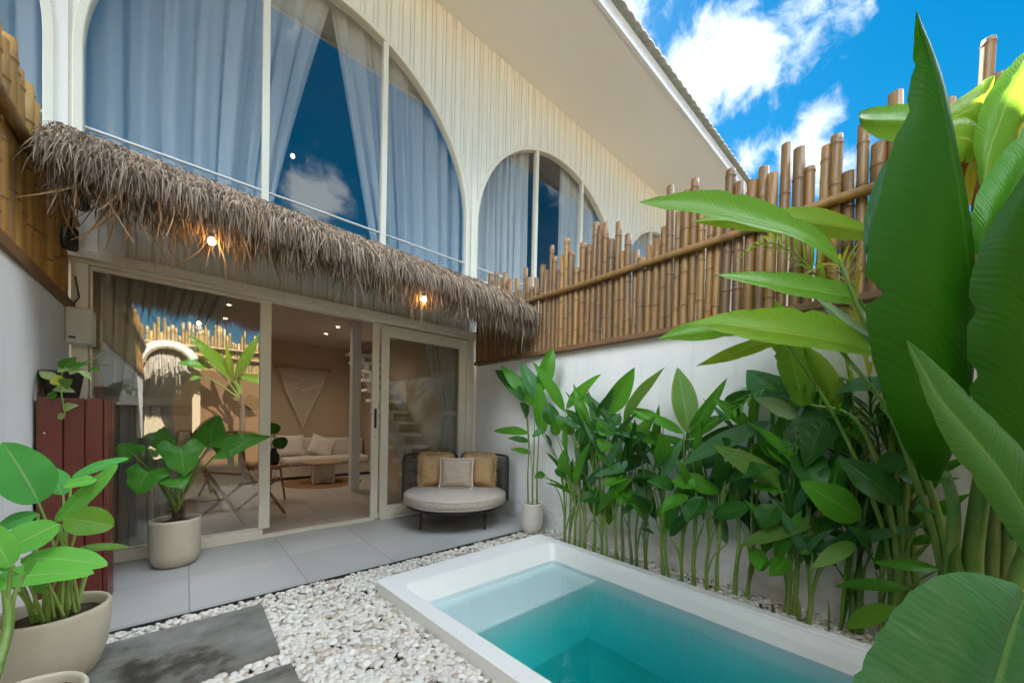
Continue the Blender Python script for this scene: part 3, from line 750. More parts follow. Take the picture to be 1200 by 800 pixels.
for i in range(34000):
    s = rr.random()**.8; p, d = prof(s); x = rr.uniform(AX0-.02, AX1+.02)
    n = V((0, -d.z, d.y)); n = n if n.z > 0 or n.y < 0 else -n
    base = V((x, p.y, p.z+tilt(x)))+V((0, -.02, .035))*rr.uniform(-.6, 1.1)
    clump = noise.noise(V((x*7, s*5, 3.3)))
    dv = d+V((rr.gauss(0, .28)+clump*.35, 0, rr.uniform(-.05, .16)))
    L = rr.uniform(.12, .27)*(.8 if s > .8 else 1)
    strand(ridge if (s < .42 and rr.random() < .6) else top, base, dv, L, rr.uniform(.0016, .0048), rr.uniform(.25, .9)+(.9 if s > .8 else 0), rr.gauss(0, .25))
top.build('thatch', M['thatch'], aw); ridge.build('thatch_ridge', M['thatch_ridge'], aw)
fr = MB()
for i in range(6500):
    x = rr.uniform(AX0, AX1+.02); c_ = noise.noise(V((x*5.5, 1, 9)))*.05; y = rr.uniform(3.12, 3.3)
    strand(fr, (x, y, 2.60+tilt(x)*1.5+rr.uniform(-.06, .07)), (rr.gauss(0, .26), rr.gauss(-.12, .18), -1), rr.uniform(.09, .20)+c_*1.6+(.18 if rr.random() < .02 else 0), rr.uniform(.0018, .005), .5, rr.gauss(0, .3))
fr.build('fringe', M['thatch'], aw)
un = MB()
for i in range(2600):
    s = rr.uniform(.45, 1); p, d = prof(s); x = rr.uniform(AX0, AX1)
    strand(un, (x, p.y+.07, p.z-.09+tilt(x)), (rr.gauss(0, .15), -.35, -1), rr.uniform(.08, .17), rr.uniform(.005, .011), .6, rr.gauss(0, .2))
for i in range(60):                                   # loose blades dangling at the left end
    x = rr.uniform(AX0-.03, .35)
    strand(un, (x, rr.uniform(3.1, 3.5), 2.6), (rr.gauss(0, .35), rr.gauss(0, .2), -1), rr.uniform(.18, .42), rr.uniform(.005, .010), .4, rr.gauss(0, .6))
un.build('thatch_lining', M['thatch_gold'], aw)
MB().tube([(AX0, 3.36, 2.66), (1.2, 3.36, 2.60), (AX1, 3.36, 2.54)], .032, 9).build('beam', M['bamboo'], aw)
for x in (-.35, .3, .95, 1.6, 2.25, 2.9):
    MB().tube([(x, 4.46, 3.14+tilt(x)), (x, 3.9, 2.93+tilt(x)), (x, 3.3, 2.65+tilt(x))], .024, 8).build('rafter', M['bamboo'], aw)
for px, py, lb in ((248, 283, 'bare glowing bulb under the left part of the thatch awning'), (497, 351, 'bare glowing bulb under the right part of the thatch awning')):
    p = onY(px, py, 3.08); b = thing('light_bulb', lb, 'lamp', p)
    MB().lathe([(0, -.022), (.012, -.018), (.02, -.004), (.019, .008), (.012, .018), (.010, .024)], (0, 0, 0), 14).build('bulb', M['bulb'], b, 0, False)
    MB().lathe([(.0, .024), (.014, .024), (.014, .055), (.004, .06), (.004, .10)], (0, 0, 0), 12).build('socket', M['black_plastic'], b, 0, False)
    L = bpy.data.lights.new('bulb_lamp', 'POINT'); L.energy = .025; L.color = (1, .6, .25); L.shadow_soft_size = .03
    o = bpy.data.objects.new('bulb_lamp', L); C.objects.link(o); o.parent = b; o.location = (0, 0, -.05)
# black spotlights at the left end
for (px, py, Y), lb in (((82, 276, 4.1), 'black spotlight clipped beside the golden bamboo under the thatch'), ((95, 227, 3.7), 'black spotlight tucked up under the left end of the thatch')):
    p = onY(px, py, Y); s_ = thing('spotlight', lb, 'lamp', p)
    MB().lathe([(0, -.10), (.035, -.10), (.042, -.08), (.042, .04), (.03, .06), (0, .065)], (0, 0, 0), 20).build('housing', M['black_plastic'], s_, 0, False)
    MB().tube([(0, 0, .05), (.0, .04, .12), (0, .1, .16)], .008, 6).build('cable', M['black_plastic'], s_, 0, False)
# ================================================================== POOL
pool = thing('plunge_pool', 'white rimmed plunge pool with a shallow bench and turquoise water', 'pool', (1.95, .8, 0))
NY = -1.75
out = [(1.045, 2.655), (2.815, 2.70), (2.80, NY), (1.33, NY)]
inn = [(1.165, 2.43), (2.69, 2.415), (2.745, NY+.15), (1.44, NY+.15)]
wl = [(1.215, 2.36), (2.65, 2.35), (2.69, NY+.2), (1.49, NY+.2)]
btm = [(1.30, 2.22), (2.55, 2.22), (2.57, NY+.4), (1.62, NY+.4)]
ZC, ZW, ZB = .075, -.065, -.56
def rounded(poly, r, n=6):
    o = []
    for i in range(len(poly)):
        p, a, b = V(poly[i]).to_2d(), V(poly[i-1]).to_2d(), V(poly[(i+1) % len(poly)]).to_2d()
        u, w = (a-p).normalized()*r, (b-p).normalized()*r
        for k in range(n+1):
            t = k/n; o.append((p+u)*(1-t)**2+p*2*t*(1-t)+(p+w)*t*t)
    return o
rings = []
for poly, r, z in ((out, .07, -.12), (out, .07, ZC-.02), ([(a+(b-a)*.06) for a, b in []] or out, .066, ZC-.006)):
    rings.append([V((p.x, p.y, z)) for p in rounded(poly, r)])
def mixp(a, b, t): return [(p[0]+(q[0]-p[0])*t, p[1]+(q[1]-p[1])*t) for p, q in zip(a, b)]
for t, z in ((.10, ZC), (.90, ZC), (.98, ZC-.004)): rings.append([V((p.x, p.y, z)) for p in rounded(mixp(out, inn, t), .05)])
rings.append([V((p.x, p.y, ZC-.016)) for p in rounded(inn, .05)])
rings.append([V((p.x, p.y, ZW)) for p in rounded(wl, .05)])
rings.append([V((p.x, p.y, ZB)) for p in rounded(btm, .12)])
mb = MB(); mb.grid([r_+[r_[0]] for r_ in rings], False)
mb.add(rings[-1], [tuple(range(len(rings[-1])))])
mb.build('pool_shell', M['pool_shell'], pool)
MB().poly([(1.20, 2.40), (2.665, 2.40), (2.665, 1.86), (1.225, 1.885)], ZB-.02, -.098).build('bench', M['pool_shell'], pool, .015)
wv = rounded(mixp(wl, btm, .012), .05); bv = rounded(mixp(btm, wl, .02), .12)
mb = MB(); n = len(wv)
mb.add([V((p.x, p.y, ZW)) for p in wv]+[V((p.x, p.y, ZB+.006)) for p in bv], [tuple(range(n)), tuple(range(n, 2*n))[::-1]]+[(i, i+n, (i+1) % n+n, (i+1) % n) for i in range(n)])
setting(mb.build('pool_water', M['pool_water'], fixn=True))

# ================================================================== STEPPING SLABS AND PEBBLES
def slab(x0, x1, y0, y1, seed, label):
    rr = random.Random(seed); mb = MB(); n = 24; top = []
    for j in range(7):
        top.append([V((x0+(x1-x0)*i/n+rr.uniform(-.003, .003)*(i in (0, n)), y0+(y1-y0)*j/6+rr.uniform(-.004, .004)*(j in (0, 6)), .012+rr.uniform(-.001, .001))) for i in range(n+1)])
    mb.grid(top, False)
    ring = top[0]+[r_[-1] for r_ in top[1:]]+top[-1][-2::-1]+[r_[0] for r_ in top[-2:0:-1]]
    lowr = [V((p.x, p.y, -.06)) for p in ring]; m_ = len(ring)
    mb.add(ring+lowr, [(i, i+m_, (i+1) % m_+m_, (i+1) % m_) for i in range(m_)])
    return tag(mb.build('stepping_slab', M['slab'], None), label, 'paving slab', 'cement stepping slabs set in the pebbles')
slab(-.42, .385, 2.245, 2.89, 3, 'damp stained grey cement slab nearest the tiled patio')
slab(-.42, .41, 1.40, 2.10, 4, 'grey cement slab cropped by the bottom edge of the picture')
slab(-.42, .43, .55, 1.25, 5, 'grey cement slab behind the camera beside the pool')

def ico(sub):
    bm = bmesh.new(); bmesh.ops.create_icosphere(bm, subdivisions=sub, radius=1)
    vs = [v.co.copy() for v in bm.verts]; fs = [tuple(v.index for v in f.verts) for f in bm.faces]; bm.free(); return vs, fs
def pip(x, y, poly):
    c = False; j = len(poly)-1
    for i in range(len(poly)):
        if (poly[i][1] > y) != (poly[j][1] > y) and x < (poly[j][0]-poly[i][0])*(y-poly[i][1])/(poly[j][1]-poly[i][1])+poly[i][0]: c = not c
        j = i
    return c
def free(x, y):
    if pip(x, y, out): return False
    for (a, b, c_, d) in ((-.42, .385, 2.245, 2.89), (-.42, .41, 1.40, 2.10), (-.42, .43, .55, 1.25)):
        if a-.004 < x < b+.004 and c_-.004 < y < d+.004: return False
    return True
ic = {1: ico(1), 2: ico(2)}
import numpy as np
pv = []; pf = []; off = 0; rp = random.Random(31)
arr = {k: (np.array([tuple(v) for v in a]), np.array(b)) for k, (a, b) in ic.items()}
count = 0
def pebble(x, y, z, a, b, c_, rz, tilt_, sub):
    global off
    vs, fs = arr[sub]
    p = vs*np.array((a, b, c_))
    # uneven, egg-like
    p = p*(1+.16*np.sin(vs[:, 0:1]*2.1+rz*3)*vs[:, 1:2]+.10*np.cos(vs[:, 1:2]*2.7+rz*7))
    m = np.array(Matrix.Rotation(rz, 3, 'Z') @ Matrix.Rotation(tilt_, 3, 'X'))
    pv.append(p @ m.T+np.array((x, y, z))); pf.append(fs+off); off += len(vs)
cell = {}
def place(x0, x1, y0, y1, dens, r0_, r1_, layers):
    global count
    n = int((x1-x0)*(y1-y0)*dens)
    for i in range(n):
        x, y = rp.uniform(x0, x1), rp.uniform(y0, y1)
        if not free(x, y): continue
        q = rp.random(); a = r0_+(r1_-r0_)*q**1.6
        k = (int(x/.027), int(y/.027)); lv = cell.get(k, 0)
        if lv >= layers: continue
        cell[k] = lv+1
        dist = math.hypot(x, y)
        z = -.030+rp.uniform(0, .016)+lv*.006
        pebble(x, y, z, a, a*rp.uniform(.62, .9), a*rp.uniform(.32, .46), rp.uniform(0, 6.28), rp.gauss(0, .2), 2 if dist < 2.7 else 1)
        count += 1
place(WX0+.01, 1.35, .75, 3.058, 3600, .016, .033, 2)
place(1.0, 3.24, 2.6, 3.058, 3600, .015, .029, 2)
place(2.80, 3.24, -.6, 2.75, 3300, .015, .030, 2)
pm = bpy.data.meshes.new('pebbles'); vv = np.concatenate(pv); ff = np.concatenate(pf)
pm.vertices.add(len(vv)); pm.vertices.foreach_set('co', vv.ravel()); pm.loops.add(ff.size); pm.loops.foreach_set('vertex_index', ff.ravel())
pm.polygons.add(len(ff)); pm.polygons.foreach_set('loop_start', np.arange(0, ff.size, 3)); pm.polygons.foreach_set('use_smooth', np.ones(len(ff), dtype=bool))
pm.update(calc_edges=True); pm.materials.append(M['pebble'])
po = bpy.data.objects.new('pebbles', pm); C.objects.link(po); setting(po, 'stuff', 'white and cream river pebbles around the pool and slabs', 'pebbles')
print('pebbles', count)

# ================================================================== CABINET, METER BOX, PLANTER
cab = thing('slatted_cabinet', 'dark red slatted hardwood cabinet in the corner by the left wall', 'cabinet', (-.53, 3.6, 0))
xs = [WX0+.012, -.548, -.455, -.392]
CF = 3.49
for x0, x1 in ((-.655, -.556), (-.548, -.468), (-.461, -.391)):
    MB().box((x0, CF, .01), (x1, CF+.02, 1.335)).build('slat', M['red_wood'], cab, .002)
MB().box((-.386, CF+.004, .01), (-.366, CF+.10, 1.335)).build('slat', M['red_wood'], cab, .002)
MB().box((-.384, CF+.106, .01), (-.364, CF+.24, 1.335)).build('slat', M['red_wood'], cab, .002)
MB().box((-.655, CF+.021, .02), (-.388, CF+.30, 1.325)).build('carcass', M['red_wood'], cab)
sc_ = MB().lathe([(0, -.002), (.005, -.002), (.005, .001), (0, .001)]).build('screw', M['chrome'], cab)
sc_.matrix_parent_inverse = world_of(cab).inverted(); sc_.rotation_euler = (PI/2, 0, 0); sc_.location = (-.625, CF-.001, 1.12)
eb = thing('meter_box', 'pale grey electrical box mounted in the corner above the red cabinet', 'electrical box', (-.60, 4.36, 1.76))
MB().box((-.668, 4.26, 1.765), (-.53, 4.43, 2.035)).build('cover', M['ebox'], eb, .012)
MB().box((-.66, 4.431, 1.775), (-.545, 4.437, 2.025)).build('back_plate', M['ebox'], eb)
MB().box((-.65, 4.254, 1.80), (-.615, 4.262, 1.815)).build('latch', M['black_plastic'], eb, .003)
MB().tube([(-.64, 4.40, 2.03), (-.645, 4.41, 2.09), (-.62, 4.42, 2.14), (-.64, 4.42, 2.3)], .006, 6).build('cable', M['black_plastic'], eb)

# ================================================================== LEAVES
def bez(p0, p1, p2, t): return p0*(1-t)**2+p1*2*t*(1-t)+p2*t*t
def w_lance(t): return max(.0, math.sin(PI*min(1, t)**.84))**.86*(1-.12*t)
def w_oval(t): return max(.0, math.sin(PI*t**.86))**.6
def leaf(mb, p0, p2, W, N, sag=.12, fold=.25, prof=w_lance, nl=14, wave=.05, rr=R, curl=0):
    """blade from p0 to p2, half width W/2, facing N; sag lifts the midrib into an arch"""
    p0, p2, N = V(p0), V(p2), V(N).normalized(); L = (p2-p0).length; T = (p2-p0).normalized()
    N = (N-T*N.dot(T)).normalized()
    p1 = (p0+p2)/2+N*L*sag; rows = []; uvs = []; ph = rr.uniform(0, 6); k2 = rr.uniform(9, 15)
    hs = [-1, -.66, -.33, 0, .33, .66, 1]
    for i in range(nl+1):
        t = i/nl; p = bez(p0, p1, p2, t); tt = (bez(p0, p1, p2, min(1, t+.01))-bez(p0, p1, p2, max(0, t-.01))).normalized()
        nn = (N-tt*N.dot(tt)).normalized(); s = tt.cross(nn)
        w = prof(t)*W/2
        row = []
        for h in hs:
            a = abs(h); lift = fold*a*w-curl*a*a*w+wave*W*a*math.sin(k2*t+ph+(h > 0)*1.7)*a
            row.append(p+s*h*w*math.cos(fold*.6)+nn*lift)
        rows.append(row); uvs += [(t, .5+h*.5) for h in hs]
    mb.grid(rows, True, False, uvs); return mb
def cat_rom(pts, t):
    n = len(pts)-1; q = min(max(t*n, 0), n-1e-6); i = int(q); f = q-i
    p0, p1, p2, p3 = pts[max(i-1, 0)], pts[i], pts[i+1], pts[min(i+2, n)]
    return .5*((2*p1)+(p2-p0)*f+(2*p0-5*p1+4*p2-p3)*f*f+(3*p1-p0-3*p2+p3)*f**3)
def loft(mb, Ls, Ms, Rs, nl=26, nc=6, bow=.06, rip=.010, rr=R, tear=.10):
    """blade lofted through left edge, midrib and right edge points"""
    rows = []; uvs = []; ph = rr.uniform(0, 6)
    for i in range(nl+1):
        t = i/nl; l, m, r_ = cat_rom(Ls, t), cat_rom(Ms, t), cat_rom(Rs, t); row = []
        tl, tr_ = [(rr.uniform(.05, .2) if rr.random() < tear and 2 < i < nl-1 else 0) for _ in (0, 1)]
        nn = ((r_-l).cross(cat_rom(Ms, min(1, t+.02))-cat_rom(Ms, max(0, t-.02))))
        nn = nn.normalized() if nn.length > 1e-9 else V((0, 0, 1))
        for k in range(-nc, nc+1):
            h = k/nc; e = l if h < 0 else r_; a = abs(h)
            w = (e-m).length; cut = (tl if h < 0 else tr_)*max(0, (a-.7)/.3); p = m.lerp(e, a*(1-cut))
            p = p+nn*(w*bow*math.sin(PI*a)+rip*w*4*a*math.sin(i*.9+ph+(2 if h > 0 else 0))*.25+w*.012*a*math.sin(i*2.4+5*a))
            row.append(p); uvs.append((t, .5+.5*h))
        rows.append(row)
    mb.grid(rows, True, False, uvs); return mb

def tocam(p): return (EYE-p).normalized()
# ------------------------------------------------------------------ tall plants at the right, close to the camera
def rows_px(rows, D0, D1, dl=0, dr=0, tip=None):
    """rows of (left, mid, right) picture points from stalk to tip, at distances D0 .. D1"""
    Ls, Ms, Rs = [], [], []; n = len(rows)-1+(1 if tip else 0)
    for i, (lx, ly, mx, my, rx, ry) in enumerate(rows):
        D = D0+(D1-D0)*i/n; e = math.sin(PI*min(1, (i+.6)/(n+.6)))
        Ls.append(at(lx, ly, D+dl*e)); Ms.append(at(mx, my, D)); Rs.append(at(rx, ry, D+dr*e))
    if tip:
        p = at(tip[0], tip[1], D1); Ls.append(p); Ms.append(p); Rs.append(p)
    return Ls, Ms, Rs
def plant_leaf(root, rows, D0, D1, mat, dl=0, dr=0, tip=None, **k):
    mb = MB(); loft(mb, *rows_px(rows, D0, D1, dl, dr, tip), **k); return mb.build('leaf', M[mat], root)
def stalk(root, pts, r0_, r1_, mat='stem', name='stem', seg=9):
    n = 14; P = [cat_rom([V(p) for p in pts], i/n) for i in range(n+1)]
    return MB().tube(P, [r0_+(r1_-r0_)*i/n for i in range(n+1)], seg).build(name, M[mat], root)

bp = thing('banana_plant', 'large banana-leaved plant with huge dark leaves at the right edge, nearest the camera', 'plant', (3.0, -.25, 0))
plant_leaf(bp, [(1085,562,1097,564,1102,560),(1050,505,1122,508,1128,504),(1026,430,1133,456,1140,452),(1013,352,1138,380,1144,374),(1020,280,1134,286,1141,282),(1043,180,1117,180,1123,176),(1062,122,1102,110,1109,107),(1069,75,1089,62,1095,61),(1071,40,1079,34,1083,34)], 1.62, 1.50, 'leaf_hero', .05, .03, (1074, 11), bow=.10, nl=34, nc=8)
plant_leaf(bp, [(1185,632,1220,640,1262,630),(1146,512,1206,520,1268,525),(1133,420,1202,420,1275,430),(1137,330,1204,320,1275,330),(1160,265,1214,240,1270,240),(1196,210,1225,190,1258,180)], 1.46, 1.40, 'leaf_hero', .06, .06, (1238, 140), bow=.12, nl=30, nc=8)
plant_leaf(bp, [(1205,655,1218,630,1225,575),(1152,580,1178,562,1207,535),(1110,520,1133,506,1165,492),(1087,472,1102,470,1137,464),(1075,437,1085,440,1106,434),(1065,410,1070,413,1084,414)], 1.36, 1.30, 'leaf_deep', -.02, .04, (1062, 398), bow=.10, nl=26, nc=7)
plant_leaf(bp, [(1192,684,1199,700,1212,715),(1136,670,1186,735,1232,760),(1085,680,1172,780,1242,800),(1040,725,1158,830,1242,860),(1013,775,1142,885,1232,915),(1000,830,1122,935,1200,955)], 1.22, 1.02, 'leaf_worn', .03, .10, (1085, 1010), bow=-.12, nl=30, nc=8, tear=0, rip=.004)
plant_leaf(bp, [(1142,296,1150,305,1168,314),(1141,240,1166,268,1197,262),(1164,196,1190,215,1216,232),(1193,157,1215,166,1236,192)], 1.58, 1.50, 'leaf', .04, .05, (1228, 118), bow=.12)
plant_leaf(bp, [(1128,250,1131,262,1128,280),(1150,247,1150,262,1150,285),(1180,250,1178,266,1175,300),(1200,258,1198,272,1196,300)], 1.80, 1.78, 'leaf_blue', 0, 0, None, bow=.1)
plant_leaf(bp, [(1012,296,1022,300,1032,296),(1012,260,1024,262,1036,256),(1020,228,1031,228,1044,222),(1033,198,1040,198,1049,196)], 1.78, 1.74, 'leaf_blue', .03, .03, (1048, 178), bow=.1)
gp = lambda x, y: V((3.02+x, -.22+y, 0))
for pts, r0_, r1_, m_ in (
    ((gp(.0, .02), at(1117, 690, 1.80), at(1118, 600, 1.74), at(1108, 555, 1.62)), .034, .017, 'stem'),
    ((gp(.03, -.05), at(1141, 690, 1.78), at(1146, 600, 1.72), at(1170, 470, 1.60), at(1190, 400, 1.5)), .044, .022, 'stem'),
    ((gp(.1, -.02), at(1160, 690, 1.86), at(1165, 600, 1.84), at(1160, 440, 1.80)), .034, .02, 'stem_dark'),
    ((gp(.12, -.12), at(1178, 690, 1.84), at(1184, 600, 1.8), at(1175, 420, 1.74)), .03, .02, 'stem_dark'),
    ((gp(-.04, -.12), at(1190, 700, 1.66), at(1205, 640, 1.56), at(1216, 620, 1.42)), .036, .018, 'stem'),
    ((gp(-.03, -.16), at(1196, 720, 1.55), at(1204, 700, 1.34), at(1199, 698, 1.22)), .03, .016, 'stem'),
    ((gp(.07, .08), at(1098, 640, 1.92), at(1072, 560, 1.92), at(1040, 480, 1.94), at(985, 411, 1.95)), .020, .008, 'stem'),
    ((gp(.02, .05), at(1108, 640, 1.90), at(1092, 580, 1.90), at(1060, 500, 1.92), at(1010, 372, 1.98), at(984, 305, 2.0)), .022, .008, 'stem')):
    stalk(bp, pts, r0_, r1_, m_)
# spear (unopened tip) at the foot of the stalks
MB().tube([at(1120, 672, 1.72), at(1119, 650, 1.71), at(1123, 637, 1.70)], [.03, .016, .002], 8).build('spear', M['leaf_tipped'], bp)

tp = thing('heliconia_plant', 'tall green heliconia reaching left across the bamboo fence with arching blades', 'plant', (3.05, .05, 0))
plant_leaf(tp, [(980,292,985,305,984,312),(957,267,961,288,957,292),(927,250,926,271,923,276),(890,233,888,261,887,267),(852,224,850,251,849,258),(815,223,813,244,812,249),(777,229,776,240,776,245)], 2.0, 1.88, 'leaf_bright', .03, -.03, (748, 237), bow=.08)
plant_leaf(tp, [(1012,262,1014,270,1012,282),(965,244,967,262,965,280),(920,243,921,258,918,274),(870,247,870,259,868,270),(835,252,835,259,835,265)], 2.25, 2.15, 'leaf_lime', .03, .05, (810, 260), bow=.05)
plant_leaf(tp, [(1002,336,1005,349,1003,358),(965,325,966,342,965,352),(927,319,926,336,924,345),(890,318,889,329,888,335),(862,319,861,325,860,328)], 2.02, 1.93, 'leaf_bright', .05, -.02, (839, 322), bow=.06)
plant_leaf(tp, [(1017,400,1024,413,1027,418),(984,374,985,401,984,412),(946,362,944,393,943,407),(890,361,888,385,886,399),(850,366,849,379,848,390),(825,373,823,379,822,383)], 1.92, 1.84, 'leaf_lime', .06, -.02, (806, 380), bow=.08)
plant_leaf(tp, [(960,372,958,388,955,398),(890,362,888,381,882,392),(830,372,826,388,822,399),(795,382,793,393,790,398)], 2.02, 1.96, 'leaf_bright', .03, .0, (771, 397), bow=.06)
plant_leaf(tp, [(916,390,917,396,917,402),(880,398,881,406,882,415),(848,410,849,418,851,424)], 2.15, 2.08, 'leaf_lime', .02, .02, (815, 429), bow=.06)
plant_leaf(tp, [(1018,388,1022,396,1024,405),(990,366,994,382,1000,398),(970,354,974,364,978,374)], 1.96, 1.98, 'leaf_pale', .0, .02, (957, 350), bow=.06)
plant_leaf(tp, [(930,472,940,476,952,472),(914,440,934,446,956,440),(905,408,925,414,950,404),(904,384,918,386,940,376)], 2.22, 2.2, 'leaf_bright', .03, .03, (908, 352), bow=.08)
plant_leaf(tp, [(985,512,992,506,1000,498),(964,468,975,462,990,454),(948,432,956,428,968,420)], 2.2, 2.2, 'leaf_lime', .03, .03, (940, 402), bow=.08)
for pts, r0_, r1_ in (((V((3.08, .12, 0)), at(1050, 640, 2.1), at(1010, 500, 2.1), at(950, 474, 2.2)), .02, .006),
                      ((V((3.1, .1, 0)), at(1056, 640, 2.1), at(1040, 480, 2.1), at(1026, 414, 1.93)), .02, .007),
                      ((V((3.1, .06, 0)), at(1062, 640, 2.1), at(1052, 440, 2.05), at(1006, 350, 2.03)), .02, .007),
                      ((V((3.12, .0, 0)), at(1070, 640, 2.1), at(1050, 400, 2.2), at(1014, 270, 2.25)), .02, .007),
                      ((V((3.1, .12, 0)), at(1040, 640, 2.15), at(985, 500, 2.15), at(917, 396, 2.15)), .018, .005)):
    stalk(tp, pts, r0_, r1_)
sp_ = thing('young_banana_plant', 'sunlit young banana plant with glowing yellow-green leaves at the top right', 'plant', (3.1, -.45, 0))
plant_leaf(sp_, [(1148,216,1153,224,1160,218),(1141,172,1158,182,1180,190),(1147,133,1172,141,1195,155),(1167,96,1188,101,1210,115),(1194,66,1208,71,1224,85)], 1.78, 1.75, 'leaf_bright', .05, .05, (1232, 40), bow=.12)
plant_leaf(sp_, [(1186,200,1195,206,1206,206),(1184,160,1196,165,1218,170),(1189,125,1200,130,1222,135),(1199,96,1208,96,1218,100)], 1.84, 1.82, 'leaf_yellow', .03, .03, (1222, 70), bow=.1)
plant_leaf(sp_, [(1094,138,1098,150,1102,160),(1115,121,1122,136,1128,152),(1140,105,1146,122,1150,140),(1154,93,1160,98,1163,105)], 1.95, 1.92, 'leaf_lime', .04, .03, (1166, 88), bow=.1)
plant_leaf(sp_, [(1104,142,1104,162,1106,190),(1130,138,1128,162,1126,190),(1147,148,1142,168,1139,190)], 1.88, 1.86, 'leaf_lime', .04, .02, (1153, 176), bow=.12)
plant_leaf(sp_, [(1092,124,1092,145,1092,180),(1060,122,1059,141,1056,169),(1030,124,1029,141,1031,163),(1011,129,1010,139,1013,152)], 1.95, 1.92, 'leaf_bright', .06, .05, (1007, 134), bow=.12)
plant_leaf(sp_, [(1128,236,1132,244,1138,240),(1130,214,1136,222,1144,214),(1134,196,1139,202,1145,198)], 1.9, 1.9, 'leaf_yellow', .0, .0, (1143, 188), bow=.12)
for pts in ((V((3.1, -.42, 0)), at(1190, 600, 1.84), at(1165, 300, 1.82), at(1153, 224, 1.78)),
            (V((3.12, -.4, 0)), at(1175, 600, 1.9), at(1130, 300, 1.94), at(1094, 148, 1.95)),
            (V((3.14, -.45, 0)), at(1200, 600, 1.86), at(1200, 300, 1.85), at(1195, 206, 1.84))):
    stalk(sp_, pts, .024, .009)

# ------------------------------------------------------------------ feathery palm between the tall plants
pl = thing('areca_palm', 'feathery areca palm with thin fronds in front of the bamboo fence', 'palm', (3.05, .32, 0))
def frond(root, pts, L0, mat, nl=26, wid=.010, droop=.5):
    n = 20; P = [cat_rom([V(p) for p in pts], i/n) for i in range(n+1)]
    mb = MB(); mb.tube(P, [.007*(1-.8*i/n)+.001 for i in range(n+1)], 6)
    for i in range(4, nl+1):
        t = i/nl; p = cat_rom([V(q) for q in pts], t); T = (cat_rom([V(q) for q in pts], min(1, t+.02))-cat_rom([V(q) for q in pts], max(0, t-.02))).normalized()
        for s in (-1, 1):
            side = T.cross(V((0, 0, 1))).normalized()*s
            d = (side*.8+T*.7+V((0, 0, R.uniform(.0, .3)))).normalized(); L = L0*math.sin(PI*(.18+.78*t))*R.uniform(.85, 1.1)
            leaf(mb, p, p+d*L+V((0, 0, -droop*L*.4)), wid*2, V((0, 0, 1))+tocam(p)*.5, .12, .2, w_lance, 5, 0)
    return mb.build('frond', M[mat], root)
b0 = V((3.06, .33, 0))
frond(pl, (b0, at(1000, 480, 2.25), at(960, 330, 2.35), at(905, 285, 2.4), at(870, 300, 2.42)), .30, 'leaf_lime')
frond(pl, (b0, at(1020, 480, 2.25), at(1000, 360, 2.3), at(985, 310, 2.3), at(950, 318, 2.3)), .28, 'leaf_yellow')
frond(pl, (b0, at(1030, 560, 2.2), at(1020, 470, 2.2), at(1050, 440, 2.15), at(1080, 470, 2.1)), .30, 'leaf_dark')
frond(pl, (b0, at(1000, 560, 2.25), at(960, 480, 2.25), at(900, 455, 2.25), at(850, 490, 2.25)), .30, 'leaf')
frond(pl, (b0, at(1010, 560, 2.25), at(1000, 500, 2.2), at(960, 490, 2.15), at(920, 530, 2.1)), .26, 'leaf_dark')

# ------------------------------------------------------------------ heliconia hedge along the white wall
KA, KB, KC = (560, 390, 2.76), (740, 400, 2.355), (880, 400, 2.22)
B1 = [(KA,*q) for q in (
 (150,225,55,118,40,'leaf_dark'),(150,200,75,105,34,'leaf'),(185,240,118,135,46,'leaf'),(190,225,135,95,46,'leaf_blue'),(280,255,178,95,38,'leaf'),(200,190,242,45,48,'leaf'),
 (210,330,195,150,44,'leaf'),(165,325,50,318,30,'leaf'),(165,350,95,340,20,'leaf_dark'),(172,388,105,375,18,'leaf'),(285,245,398,133,38,'leaf'),(240,300,225,225,48,'leaf_dark'),
 (310,330,245,265,42,'leaf'),(235,380,215,330,38,'leaf_blue'),(212,318,175,335,26,'leaf_blue'),(160,270,135,225,36,'leaf_dark'),(258,330,240,280,34,'leaf'),
 (300,490,285,370,58,'leaf'),(395,265,328,185,34,'leaf'),(410,270,507,110,62,'leaf'),(470,285,607,110,44,'leaf_tipped'),(385,270,440,180,28,'leaf_dark'),(345,300,330,365,42,'leaf_dark'),
 (390,310,335,295,30,'leaf_blue'),(440,330,385,290,56,'leaf'),(424,345,400,385,56,'leaf'),(565,355,440,322,34,'leaf_blue'),(600,292,480,250,38,'leaf'),(550,415,372,464,36,'leaf_blue'),
 (480,450,405,495,52,'leaf'),(480,490,455,560,52,'leaf'),(420,530,425,622,38,'leaf'),(410,515,330,545,44,'leaf_dark'),(590,330,590,430,52,'leaf'),(600,560,597,604,40,'leaf'),
 (540,550,565,576,32,'leaf_dark'),(530,628,572,652,10,'leaf_dark'),(370,475,340,500,34,'leaf_dark'),(520,500,570,470,60,'leaf_dark'),(500,380,545,330,60,'leaf_dark'),(520,340,575,270,40,'leaf'),
 (318,420,360,405,14,'leaf_dark'),(215,455,182,470,24,'leaf'),(250,440,282,470,30,'leaf_dark'),(455,300,420,260,46,'leaf_dark'),(470,440,540,400,44,'leaf_dark'))]
